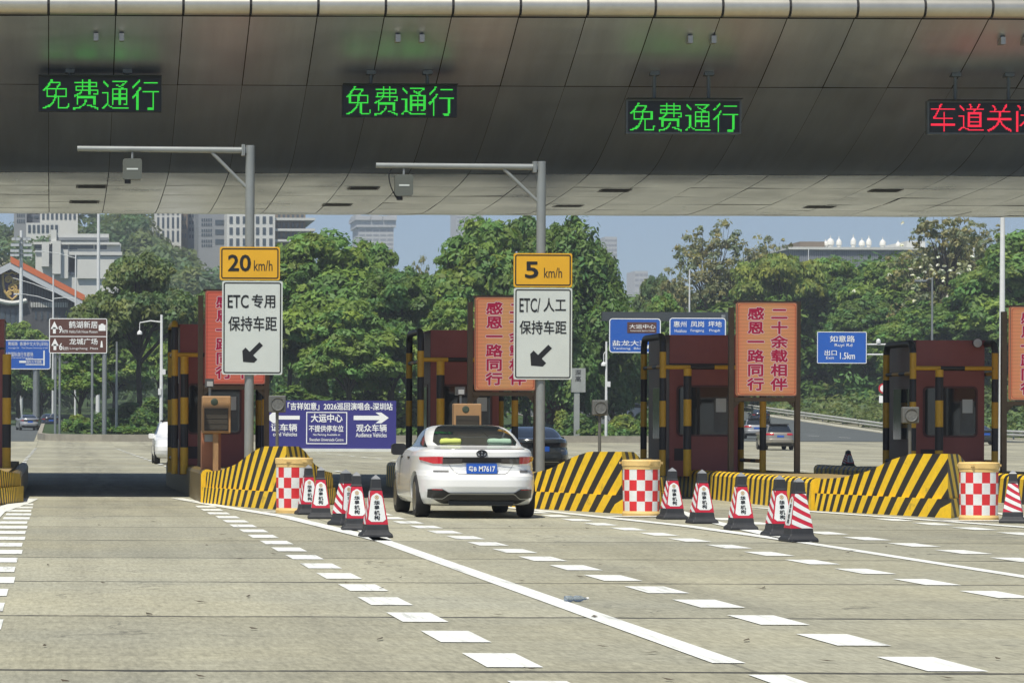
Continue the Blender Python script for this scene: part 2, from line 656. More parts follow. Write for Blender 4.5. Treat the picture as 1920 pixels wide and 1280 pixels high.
    bp.inputs['Distance'].default_value = 0.01
    lk(nt, grain, bp.inputs['Height'])
    lk(nt, bp.outputs[0], b.inputs['Normal'])
    return m

m_concrete = concrete_mat()
m_asphalt = M('asphalt', (0.085, 0.098, 0.10), 0.9, 0, 0.25, 0.6, bump=0.1, bscale=30)
m_grass = M('grass_soil', (0.035, 0.065, 0.018), 0.95, 0, 0.4, 0.5)
m_kerb = M('kerb_stone', (0.30, 0.28, 0.23), 0.85, 0, 0.25, 1.2)
m_slope = M('overgrown_slope', (0.045, 0.07, 0.02), 0.95, 0, 0.5, 0.4)
m_markw = None

def sheet(name, mat, xs, ys, dz, kind='structure', xfun=None):
    mb = MB()
    mb.grid(lambda u, v: ((xfun(u, v) if xfun else u), v, elev((xfun(u, v) if xfun else u), v) + dz), xs, ys)
    o = mb.build(name, mat, fix=False)
    return struct(o, kind)

xs = sorted(set([-900, -600, -400, -300, -200, -150, -100] + list(range(-80, 181, 5)) + [200, 240, 300, 400, 600, 900]))
ys = [-40, 0, 60, 120, 150] + list(range(160, 480, 8)) + [500, 540, 600, 660, 720, 800, 900, 1200, 2000, 4000]
def ground_z(u, v):
    # the grass terrain sheet takes over past the plaza, the concrete stays just under it
    return elev(u, v) - (0.0 if v < 345 else 0.3)
mb = MB()
mb.grid(lambda u, v: (u, v, ground_z(u, v)), xs, ys)
struct(mb.build('ground', m_concrete, fix=False))
sheet('road', m_asphalt, [-60, -40, -20, -10, -1.4], [231, 240, 250, 262, 280, 300, 320, 344], 0.012)
# right road runs away to the right beyond the toll plaza
sheet('road', m_asphalt, [0, .2, .4, .6, .8, 1], [246 + 9 * k for k in range(34)], 0.03,
      xfun=lambda u, v: 46.6 * (1 - u) + (rail_x(v) + 1.2) * u)
sheet('terrain', m_grass, xs, [345 + 9 * k for k in range(14)] + [480, 520, 560, 620, 700, 800, 900, 1200, 2000], -0.02)
# overgrown embankment on the right
sheet('embankment', m_slope, [1.6, 3, 6, 10, 15, 20, 26, 34, 60, 120, 300], [196 + 10 * k for k in range(34)], 0.06,
      xfun=lambda u, v: rail_x(v) + u)

# raised median with kerb
def median_outline():
    pts = [(3.5, 232.5), (46.0, 236.0), (46.5, 344.0), (-1.2, 344.0), (-1.2, 240.0), (-0.6, 235.6), (1.0, 233.2)]
    return pts
mo = median_outline()
mb = MB()
top = [(x, y, elev(x, y) + 0.5) for x, y in mo]
bot = [(x, y, elev(x, y) - 0.2) for x, y in mo]
for k in range(len(mo)):
    j = (k + 1) % len(mo)
    mb.face([bot[k], bot[j], top[j], top[k]])
    # coping
cx, cy = 22.0, 290.0
ins = [(x + 0.35 * (1 if x < cx else -1), y + 0.35 * (1 if y < cy else -1)) for x, y in mo]
tin = [(x, y, elev(x, y) + 0.5) for x, y in ins]
for k in range(len(mo)):
    j = (k + 1) % len(mo)
    mb.face([top[k], top[j], tin[j], tin[k]])
struct(mb.build('kerb', m_kerb))
mb = MB()
mb.face([(x, y, z - 0.05) for x, y, z in tin])
struct(mb.build('lawn', m_grass, fix=False))
MEDZ = 0.46

# ------------------------------------------------------------------ setting: painted markings
def paint_mat():
    m = bpy.data.materials.new('road_marking_paint')
    m.use_nodes = True
    nt = m.node_tree
    b = nt.nodes['Principled BSDF']
    b.inputs['Roughness'].default_value = 0.7
    tc = nt.nodes.new('ShaderNodeTexCoord')
    P = tc.outputs['Object']
    mp = nt.nodes.new('ShaderNodeMapping')
    mp.inputs['Scale'].default_value = (6.0, 0.35, 1.0)
    lk(nt, P, mp.inputs[0])
    tr = remap(nt, noise(nt, mp.outputs[0], 1.6, 5, 0.7), 0.54, 0.70, 0.0, 0.75)
    gr = remap(nt, noise(nt, P, 30.0, 3, 0.6), 0.55, 0.72, 0.0, 0.4)
    f = math_n(nt, 'MAXIMUM', tr, gr)
    colr = mix_c(nt, f, (0.72, 0.74, 0.70), (0.30, 0.31, 0.29))
    lk(nt, colr, b.inputs['Base Color'])
    return m
m_paint = paint_mat()

def dashes(x0, x1, y_start, y_end, length, pitch, skew=0.0, z=0.006):
    mb = MB()
    y = y_start
    while y < y_end:
        j = random.uniform(-0.02, 0.02)
        mb.face([(x0 + j, y, z), (x1 + j, y - skew, z), (x1 + j, y + length - skew, z), (x0 + j, y + length, z)])
        y += pitch
    return mb
def line(mb, pts, w, z=0.006):
    pts = [Vector((p[0], p[1], 0)) for p in pts]
    L, R = [], []
    for k, p in enumerate(pts):
        t = (pts[min(k + 1, len(pts) - 1)] - pts[max(k - 1, 0)]).normalized()
        n = Vector((t.y, -t.x, 0))
        L.append(p - n * w / 2)
        R.append(p + n * w / 2)
    for k in range(len(pts) - 1):
        mb.face([(L[k].x, L[k].y, z), (R[k].x, R[k].y, z), (R[k + 1].x, R[k + 1].y, z), (L[k + 1].x, L[k + 1].y, z)])
    return mb
random.seed(3)
for x0, x1, ya, yb in ((-0.76, -0.36, 13.3, 57), (2.53, 2.86, 16.53, 57.5), (5.07, 5.42, 16.35, 52.5), (7.86, 8.18, 15.79, 53), (10.28, 10.62, 14.4, 50), (12.9, 13.24, 14.4, 51), (15.5, 15.84, 14.4, 48), (18.0, 18.3, 14.4, 46)):
    struct(dashes(x0, x1, ya, yb, 1.16, 2.17).build('lane_marking', m_paint, fix=False))
def nose_line(xc, ya, xl, xr, yn, far, near=8):
    mb = MB()
    line(mb, [(xc, near), (xc, ya)], 0.17)
    line(mb, [(xc - 0.02, ya - .3), ((xc * .62 + xl * .38), ya + (yn - ya) * .55), (xl, yn), (xl - .05, far)], 0.22, 0.010)
    line(mb, [(xc + 0.02, ya - .3), ((xc * .62 + xr * .38), ya + (yn - ya) * .55), (xr, yn), (xr + .05, far)], 0.22, 0.010)
    return struct(mb.build('lane_marking', m_paint, fix=False))
mb = MB()
line(mb, [(4.06, 8), (4.06, 18.2)], 0.21)
line(mb, [(4.04, 19.1), (4.08, 40)], 0.20)
line(mb, [(4.08, 39.6), (3.62, 50.0), (2.9, 57.0), (2.42, 62.5)], 0.24, 0.010)
line(mb, [(4.08, 39.6), (4.55, 50.0), (5.35, 57.0), (5.5, 62.5)], 0.24, 0.010)
line(mb, [(3.45, 52.6), (4.5, 52.6)], 0.35, 0.014)
struct(mb.build('lane_marking', m_paint, fix=False))
mb = MB()
line(mb, [(9.25, 8), (9.28, 40)], 0.17)
line(mb, [(9.28, 39.6), (9.1, 46.0), (8.55, 51.5), (7.9, 57.5)], 0.24, 0.010)
line(mb, [(9.28, 39.6), (9.9, 48.0), (10.6, 54.5), (10.8, 60)], 0.24, 0.010)
line(mb, [(8.8, 50.6), (10.2, 51.1)], 0.35, 0.014)
struct(mb.build('lane_marking', m_paint, fix=False))
mb = MB()
line(mb, [(14.45, 8), (14.45, 38)], 0.17)
line(mb, [(14.45, 37.6), (14.1, 45.0), (13.5, 50.0), (12.5, 57)], 0.24, 0.010)
line(mb, [(14.45, 37.6), (15.1, 46.0), (15.8, 53.0), (16.0, 60)], 0.24, 0.010)
line(mb, [(13.6, 49.0), (15.6, 49.4)], 0.35, 0.014)
struct(mb.build('lane_marking', m_paint, fix=False))
mb = MB()
line(mb, [(-1.06, 40), (-0.95, 52.0), (-0.55, 59.0), (-0.45, 61.8)], 0.34, 0.010)
struct(mb.build('lane_marking', m_paint, fix=False))
for k, xl in enumerate((-5.0, -1.2, 3.9, 8.9, 14.4, 19.6, 25.0, 30.5, 36.0)):
    struct(dashes(xl, xl + 0.16, 100 + 2 * (k % 3), 205, 2.4, 6.5, z=0.02).build('lane_marking', m_paint, fix=False))
# markings on the far roads
mb = MB()
for k in range(16):
    for q in (0.33, 0.66):
        y = 262 + k * 11 + q * 5
        x = 46.6 * (1 - q) + rail_x(y) * q
        d = 0.0
        mb.face([(x, y, elev(x, y) + 0.06), (x + .2, y, elev(x, y) + 0.06), (x + d + .2, y + 4, elev(x, y + 4) + 0.06), (x + d, y + 4, elev(x, y + 4) + 0.06)])
for k in range(30):
    y = 250 + 9 * k
    for x, c in ((rail_x(y) + 0.4, 0),):
        mb.face([(x, y, elev(x, y) + 0.06), (x + .22, y, elev(x, y) + 0.06), (rail_x(y + 9) + .62, y + 9, elev(x, y + 9) + 0.06), (rail_x(y + 9) + .4, y + 9, elev(x, y + 9) + 0.06)])
struct(mb.build('lane_marking', m_paint, fix=False))
mb = MB()
for k in range(9):
    y = 236 + k * 11
    for x in (-4.8, -8.6):
        mb.face([(x, y, elev(x, y) + 0.03), (x + .2, y, elev(x, y) + 0.03), (x + .2, y + 5, elev(x, y + 5) + 0.03), (x, y + 5, elev(x, y + 5) + 0.03)])
struct(mb.build('lane_marking', m_paint, fix=False))

# ------------------------------------------------------------------ toll canopy
def canopy_mat(name, ra, rb, col):
    m = bpy.data.materials.new(name)
    m.use_nodes = True
    nt = m.node_tree
    b = nt.nodes['Principled BSDF']
    b.inputs['Metallic'].default_value = 0.88
    b.inputs['Specular IOR Level'].default_value = 0.7
    tc = nt.nodes.new('ShaderNodeTexCoord')
    P = tc.outputs['Object']
    mp = nt.nodes.new('ShaderNodeMapping')
    mp.inputs['Scale'].default_value = (2.2, 0.25, 0.25)
    lk(nt, P, mp.inputs[0])
    st = remap(nt, noise(nt, mp.outputs[0], 1.0, 5, 0.6), 0.3, 0.7, 0.90, 1.08)
    at = nt.nodes.new('ShaderNodeAttribute')
    at.attribute_name = 'tint'
    vm = nt.nodes.new('ShaderNodeVectorMath')
    vm.operation = 'SCALE'
    vm.inputs[0].default_value = col
    sc = math_n(nt, 'MULTIPLY', st, at.outputs['Fac'])
    lk(nt, sc, vm.inputs['Scale'])
    lk(nt, vm.outputs[0], b.inputs['Base Color'])
    ro = remap(nt, noise(nt, P, 0.8, 4, 0.6), 0.3, 0.7, ra, rb)
    lk(nt, ro, b.inputs['Roughness'])
    mq = nt.nodes.new('ShaderNodeMapping')
    mq.inputs['Scale'].default_value = (0.45, 2.6, 2.6)
    lk(nt, P, mq.inputs[0])
    bp = nt.nodes.new('ShaderNodeBump')
    bp.inputs['Strength'].default_value = 0.35
    bp.inputs['Distance'].default_value = 0.02
    lk(nt, noise(nt, mq.outputs[0], 1.0, 3, 0.5), bp.inputs['Height'])
    lk(nt, bp.outputs[0], b.inputs['Normal'])
    return m
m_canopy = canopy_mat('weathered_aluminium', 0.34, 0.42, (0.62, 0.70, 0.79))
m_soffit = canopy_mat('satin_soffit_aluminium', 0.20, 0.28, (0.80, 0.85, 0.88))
m_gap = M('panel_joint_shadow_gap', (0.02, 0.02, 0.022), 0.8)
m_tube = M('edge_tube_aluminium', (0.52, 0.50, 0.43), 0.38, 0.75, 0.12, 2)

PROF = [(60.05, 9.10), (60.9, 8.72), (61.7, 8.39), (62.5, 8.07), (63.4, 7.74), (64.3, 7.43), (65.2, 7.15), (66.0, 6.93), (66.7, 6.79), (67.4, 6.71), (68.5, 6.635), (70.0, 6.57),
        (72.0, 6.50), (74.0, 6.463), (75.4, 6.46), (76.6, 6.50), (78.5, 6.62), (81, 6.86), (84, 7.25), (87, 7.72), (90, 8.35), (92.3, 8.95)]
PY = [p[0] for p in PROF]
PZ = [p[1] for p in PROF]
# smooth interpolation (Catmull-Rom on the sampled profile)
def prof_z(y):
    k = 0
    while k < len(PY) - 2 and y > PY[k + 1]:
        k += 1
    y0, y1 = PY[k], PY[k + 1]
    t = (y - y0) / (y1 - y0)
    def sl(i):
        i0, i1 = max(0, i - 1), min(len(PY) - 1, i + 1)
        return (PZ[i1] - PZ[i0]) / (PY[i1] - PY[i0])
    h = y1 - y0
    a, b2 = sl(k) * h, sl(k + 1) * h
    return (2 * t ** 3 - 3 * t ** 2 + 1) * PZ[k] + (t ** 3 - 2 * t ** 2 + t) * a + (-2 * t ** 3 + 3 * t ** 2) * PZ[k + 1] + (t ** 3 - t ** 2) * b2
def prof_n(y):
    d = (prof_z(y + .05) - prof_z(y - .05)) / .1
    n = Vector((0, d, -1)).normalized()
    return n
CX0, CPITCH, CN0, CN1 = -0.12, 1.26, -22, 38
canopy = thing('toll_canopy', 'long grey metal canopy with rounded belly spanning all the toll lanes', 'canopy', (10, 76, 0))
CO = (10, 76, 0)
rows = [60.05, 62.5, 67.2, 69.2, 71.0, 72.6, 74.2, 75.8, 79, 83, 87.5, 92.3]
rg = random.Random(11)
vv, ff, tint, mid = [], [], [], []
for r in range(len(rows) - 1):
    ya, yb = rows[r], rows[r + 1]
    nsub = max(3, int((yb - ya) / 0.35))
    for c in range(CN0, CN1):
        g = (0.010, 0.004)[r] if r < 2 else 0.008
        xa, xb = CX0 + c * CPITCH + g, CX0 + (c + 1) * CPITCH - g
        tl = [rg.gauss(0, 0.0035) for _ in range(4)]
        bow = rg.gauss(0, 0.004)
        tv = rg.uniform(0.88, 1.08)
        i = len(vv)
        nx = 5
        for a in range(nsub + 1):
            t = a / nsub
            y = ya + 0.012 + (yb - ya - 0.024) * t
            n = prof_n(y)
            for q in range(nx):
                s = q / (nx - 1)
                off = (tl[0] * (1 - s) + tl[1] * s) * (1 - t) + (tl[2] * (1 - s) + tl[3] * s) * t + bow * (1 - (2 * s - 1) ** 2) * (1 - (2 * t - 1) ** 2)
                vv.append((xa + (xb - xa) * s - CO[0], y + n.y * off - CO[1], prof_z(y) + n.z * off - CO[2]))
        for a in range(nsub):
            for q in range(nx - 1):
                k = i + a * nx + q
                ff.append((k, k + nx, k + nx + 1, k + 1))
                tint.append(tv)
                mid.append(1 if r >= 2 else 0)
me = bpy.data.meshes.new('cladding')
me.from_pydata(vv, [], ff)
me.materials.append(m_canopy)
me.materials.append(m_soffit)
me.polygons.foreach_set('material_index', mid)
at = me.attributes.new('tint', 'FLOAT', 'FACE')
at.data.foreach_set('value', tint)
me.polygons.foreach_set('use_smooth', [True] * len(ff))
o = bpy.data.objects.new('cladding', me)
C.objects.link(o)
o.parent = canopy
mb = MB()
yy = [60.0 + 0.6 * k for k in range(55)]
yy = [y for y in yy if y <= 92.2]
XA, XB = CX0 + CN0 * CPITCH, CX0 + CN1 * CPITCH
mb.grid(lambda u, v: (u, v - prof_n(v).y * 0.035, prof_z(v) - prof_n(v).z * 0.035), [XA, XB], yy)
mb.build('joint_backing', m_gap, canopy, CO, fix=False)
# edge tube in lengths, dark collars between
mb, mc = MB(), MB()
for c in range(CN0, CN1):
    xa, xb = CX0 + c * CPITCH, CX0 + (c + 1) * CPITCH
    mb.tube([(xa + .025, 59.93, 9.29), (xb - .025, 59.93, 9.29)], 0.19, 20)
mb.build('edge_tube', m_tube, canopy, CO, smooth=True)
mc.tube([(XA, 59.93, 9.29), (XB, 59.93, 9.29)], 0.160, 14)
mc.build('inner_tube', m_gap, canopy, CO)
mb = MB()
prof_top = [(59.95, 9.42), (64, 9.75), (70, 10.05), (76, 10.2), (82, 10.05), (88, 9.65), (92.4, 9.1)]
for (a, za), (b, zb) in zip(prof_top, prof_top[1:]):
    mb.face([(XA, a, za), (XB, a, za), (XB, b, zb), (XA, b, zb)])
for xe in (XA, XB):
    mb.face([(xe, y, z) for y, z in PROF] + [(xe, y, z) for y, z in reversed(prof_top)])
mb.build('roof', m_tube, canopy, CO)
m_slot = M('soffit_slot_dark', (0.015, 0.015, 0.017), 0.5)
m_slotrim = M('soffit_slot_rim', (0.4, 0.39, 0.36), 0.4, 0.6)
for px, py in ((172, 350), (158, 379), (682, 353), (632, 384), (1153, 357), (1065, 386), (1660, 357), (1537, 388), (-340, 348), (2150, 360)):
    best = min((abs(W(px, py, y).z - prof_z(y)), y) for y in [67.6 + .05 * k for k in range(150)])[1]
    x = W(px, py, best).x
    mb, mr = MB(), MB()
    for m_, ex, dz in ((mb, 0.0, .012), (mr, 0.05, .006)):
        m_.grid(lambda u, v: (x + u * (0.29 + ex), best + v * (0.24 + ex), prof_z(best + v * (0.24 + ex)) - dz), [-1, 1], [-1, -.5, 0, .5, 1])
    s = mr.build('soffit_light', m_slotrim, canopy, CO, fix=False)
    mb.build('lens', m_slot, s, CO, fix=False)
for px in (180, 228, 745, 790, 1292, 1336, 1877, 1920):
    p = W(px, 46 + (px - 200) * .004, 60.7)
    z = prof_z(60.75)
    MB().box(p.x - .045, p.x + .045, 60.55, 60.78, z - .09, z + .05).build('bracket', m_slotrim, canopy, CO)
# end supports of the canopy stand outside the picture
for xe in (XA + 3, XB - 3):
    MB().lathe([(0.5, 0), (0.5, 6.6)], (xe, 76, 0), 24).build('column', m_concrete, canopy, CO)

# ------------------------------------------------------------------ LED lane signs under the canopy
def led_mat(name, colr, strength):
    return M(name, (0.01, 0.01, 0.01), 0.5, emit=colr, estr=strength)
m_ledg = led_mat('led_green', (0.05, 1.0, 0.07), 0.65)
m_ledr = led_mat('led_red', (1.0, 0.02, 0.06), 0.95)
m_ledface = M('led_panel_face', (0.012, 0.016, 0.02), 0.55, 0, 0.15, 20)
m_ledcase = M('led_grey_case', (0.10, 0.115, 0.115), 0.5, 0.2)
for (x0, x1, y0, y1, tx0, tx1, ty0, ty1, hx, body, mat, case, lab) in (
        (72, 303, 144, 209, 80, 298, 150, 206, (131, 239), '免费通行', m_ledg, m_ledface, 'wide dark LED sign in green letters hung left of the first camera pole'),
        (642, 857, 160, 219, 649, 851, 163, 217, (696, 802), '免费通行', m_ledg, m_ledface, 'dark frameless LED sign in green letters hung above the second camera arm'),
        (1174, 1390, 187, 251, 1181, 1384, 194, 247, (1228, 1330), '免费通行', m_ledg, m_ledcase, 'grey framed LED sign in green letters above the booth row'),
        (1739, 1955, 190, 252, 1745, 1948, 196, 247, (1793, 1893), '车道关闭', m_ledr, m_ledcase, 'grey framed LED sign with red letters saying lane closed')):
    Y = 61.9
    a, b = W(x0, y1, Y), W(x1, y0, Y)
    org = ((a.x + b.x) / 2, Y, a.z)
    t = thing('led_sign', lab, 'LED sign', org, 'LED signs hanging under the canopy')
    MB().box(a.x, b.x, Y, Y + .16, a.z, b.z).build('housing', case, t, org)
    d = .035
    MB().box(a.x + d, b.x - d, Y - .006, Y, a.z + d, b.z - d).build('display', m_ledface, t, org)
    qa, qb = W(tx0, ty1, Y), W(tx1, ty0, Y)
    led_text(t, org, body, qa.x, qb.x, Y - .012, qa.z, qb.z, mat)
    MB().box(a.x, b.x, Y - .17, Y, b.z, b.z + .012).build('added_glow_shield', m_ledface, t, org)  # added lip that keeps the LED glow off the canopy above
    for h in hx:
        p = W(h, y0, Y)
        MB().tube([(p.x, Y + .08, b.z - .01), (p.x, Y + .08, prof_z(Y + .08) + .05)], .035, 10).build('hanger', m_ledcase, t, org)
        zt = prof_z(Y + .08)
        MB().box(p.x - .09, p.x + .09, Y - .02, Y + .18, zt - .045, zt + .03).build('hanger_plate', m_ledcase, t, org)

# ------------------------------------------------------------------ traffic islands, noses
ISL = []   # (left x, right x, front y)
m_islandtop = M('island_concrete_top', (0.30, 0.22, 0.09), 0.8, 0, 0.3, 1.5)
m_rubber = M('black_rubber_edge', (0.018, 0.018, 0.02), 0.6)
def wall_mesh(x0, x1, y0, y1, h, per=0.42, lean=0.35):
    """low parapet with rounded top edges and slanting stripe coordinates"""
    mb = MB()
    prof = [(x0, 0.0), (x0, h - .09), (x0 + .03, h - .03), (x0 + .09, h), (x1 - .09, h), (x1 - .03, h - .03), (x1, h - .09), (x1, 0.0)]
    arc = [0]
    for (a, za), (b, zb) in zip(prof, prof[1:]):
        arc.append(arc[-1] + math.hypot(b - a, zb - za))
    n = 24
    for k in range(n):
        ya, yb = y0 + (y1 - y0) * k / n, y0 + (y1 - y0) * (k + 1) / n
        for q in range(len(prof) - 1):
            (a, za), (b, zb) = prof[q], prof[q + 1]
            f = lambda y, z: ((y - y0) / per + z * lean / per, z)
            mb.face([(a, yb, za), (a, ya, za), (b, ya, zb), (b, yb, zb)], 0,
                    [f(yb, za), f(ya, za), f(ya, zb), f(yb, zb)])
    return mb, prof
def island(xl, xr, y0, y1, h, label, dull=True, per=0.42):
    org = ((xl + xr) / 2, y0, 0)
    t = thing('traffic_island', label, 'traffic island', org, 'raised islands between the toll lanes')
    MB().box(xl + .22, xr - .22, y0 + .02, y1 - .02, 0.0, h - .04).build('platform', m_islandtop, t, org)
    for a, b, hh in ((xl, xl + .24, h), (xr - .24, xr, h - .07)):
        mb, prof = wall_mesh(a, b, y0, y1, hh, per)
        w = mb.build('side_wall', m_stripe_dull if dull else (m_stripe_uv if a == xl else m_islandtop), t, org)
        e = MB()
        e.face([(x, y0 - .004, z) for x, z in prof])
        e.build('end_cap', m_yel, w, org, fix=False)
    return t
island(-3.0, -0.60, 59.0, 77, .60, 'dark striped traffic island at the left edge, under the first striped post')
island(2.72, 5.15, 58.9, 77, .62, 'striped traffic island carrying the booth behind the 20 km/h sign')
island(8.02, 10.4, 57.2, 77, .58, 'striped traffic island beside the white sedan, carrying the second booth', dull=False)
island(13.12, 15.6, 55.4, 77, .56, 'long black and yellow traffic island under the open red sign', dull=False)
island(18.3, 20.8, 54.2, 77, .56, 'traffic island at the right edge, behind the last striped cone', dull=False)

def nose(A, L, R, H, label):
    org = (A[0], A[1], 0)
    t = thing('island_nose', label, 'concrete barrier', org, 'chevron painted noses at the island fronts')
    def hgt(u):   # u 0 at the apex, 1 at the back
        pts = [(0, 1), (.27, .99), (.4, .90), (.6, .69), (.8, .575), (1, .53)]
        for (a, ha), (b, hb) in zip(pts, pts[1:]):
            if u <= b:
                s = (u - a) / (b - a)
                return (ha + (hb - ha) * s) * H
        return pts[-1][1] * H
    def sfun(d):
        return -1.7 * math.log(max(0.02, 1 - .15 * d)) / .15
    n = 36
    def shell(name, z0, zf, outw, parent, mat):
        mb = MB()
        rings = []
        for k in range(n + 1):
            u = k / n
            row = []
            for side, E in ((-1, L), (1, R)):
                px, py = A[0] + (E[0] - A[0]) * u, A[1] + (E[1] - A[1]) * u
                d = math.hypot(E[0] - A[0], E[1] - A[1])
                nx, ny = side * abs(E[1] - A[1]) / d, -abs(E[0] - A[0]) / d
                row.append((px + nx * outw, py + ny * outw, d * u))
            rings.append(row)
        # apex shared on the centre line
        ax, ay = A[0], A[1] - outw * 3.2
        for si in (0, 1):
            rings[0][si] = (ax, ay, 0.0)
        for k in range(n):
            ha, hb = zf(k / n), zf((k + 1) / n)
            for si in (0, 1):
                a, b = rings[k][si], rings[k + 1][si]
                lean = 2.1
                mid = lambda h: z0 + (h - z0) * .5
                for (za, zb, zc, zd) in ((z0, z0, hb, ha),):
                    q = [(a[0], a[1], za), (b[0], b[1], zb), (b[0], b[1], zc), (a[0], a[1], zd)]
                    uv = [(sfun(a[2]) + lean * za, za), (sfun(b[2]) + lean * zb, zb), (sfun(b[2]) + lean * zc, zc), (sfun(a[2]) + lean * zd, zd)]
                    if si == 1:
                        q, uv = q[::-1], uv[::-1]
                    mb.face(q, 0, uv)
            # top with the chevron carried over
            l0, r0, l1, r1 = rings[k][0], rings[k][1], rings[k + 1][0], rings[k + 1][1]
            mb.face([(l0[0], l0[1], ha), (l1[0], l1[1], hb), (r1[0], r1[1], hb), (r0[0], r0[1], ha)], 0,
                    [(sfun(l0[2]) + 2.1 * ha, 0), (sfun(l1[2]) + 2.1 * hb, 0), (sfun(r1[2]) + 2.1 * hb, 0), (sfun(r0[2]) + 2.1 * ha, 0)])
        l, r = rings[n]
        mb.face([(l[0], l[1], z0), (r[0], r[1], z0), (r[0], r[1], zf(1)), (l[0], l[1], zf(1))], 0, [(.1, 0)] * 4)
        o = mb.build(name, mat, parent, org)
        return o
    shell('body', 0.28, hgt, 0.0, t, m_stripe_uv)
    shell('plinth', 0.0, lambda u: .30, 0.06, t, m_stripe_uv)
    return t
nose((3.94, 54.1), (2.80, 58.7), (5.12, 58.7), 1.08, 'symmetrical yellow and black concrete nose behind the left traffic cones')
nose((9.40, 52.9), (8.08, 57.1), (10.75, 56.3), 1.02, 'yellow and black concrete nose right of the white sedan')
nose((14.26, 51.0), (13.22, 55.3), (15.9, 54.6), 1.02, 'widest yellow and black concrete nose beside the rightmost checkered barrel')
nose((-1.8, 53.0), (-3.05, 58.8), (-0.60, 58.8), 1.0, 'cropped yellow and black concrete nose at the left edge')

# ------------------------------------------------------------------ checkered crash barrels
def make_barrel():
    m_r = M('barrel_red_sheet', (0.62, 0.03, 0.035), 0.45, 0, 0.15, 6)
    m_w = M('barrel_white_sheet', (0.70, 0.72, 0.70), 0.45, 0, 0.12, 6)
    m_b = M('barrel_yellow_plastic', (0.72, 0.50, 0.19), 0.55, 0, 0.12, 5)
    t = thing('crash_barrel', 'red and white checkered barrel in front of the first island nose', 'crash barrel', (0, 0, 0), 'checkered barrels before the island noses')
    n = 56
    prof = [(.285, .07), (.288, .24), (.292, .41), (.293, .58), (.293, .755)]
    mb = MB()
    mb.lathe(prof, n=n, mi=1, mfun=lambda k, j: (k + (j * 14 // n)) % 2)
    mb.build('drum', [m_w, m_r], t, smooth=30)
    MB().lathe([(.30, 0), (.302, .05), (.290, .07), (.286, .085)], n=40).build('base', m_b, t, smooth=30)
    mb = MB().lathe([(.297, .75), (.300, .80), (.310, .81), (.312, .885), (.300, .90), (.20, .905), (.02, .91)], n=40)
    for a in (-1.9, -1.1, .6, 2.2):
        x, y = .312 * math.cos(a), .312 * math.sin(a)
        mb.box(x - .045, x + .045, y - .012, y + .012, .835, .872)
    mb.build('lid', m_b, t, smooth=30)
    return t
barrel = make_barrel()
barrel.location = G(551, 961)
dup(barrel, G(1202, 967), 'red and white checkered barrel between the white sedan and the striped cones', 0.7)
dup(barrel, G(1835, 975), 'red and white checkered barrel at the right, beside the widest nose', 1.9)

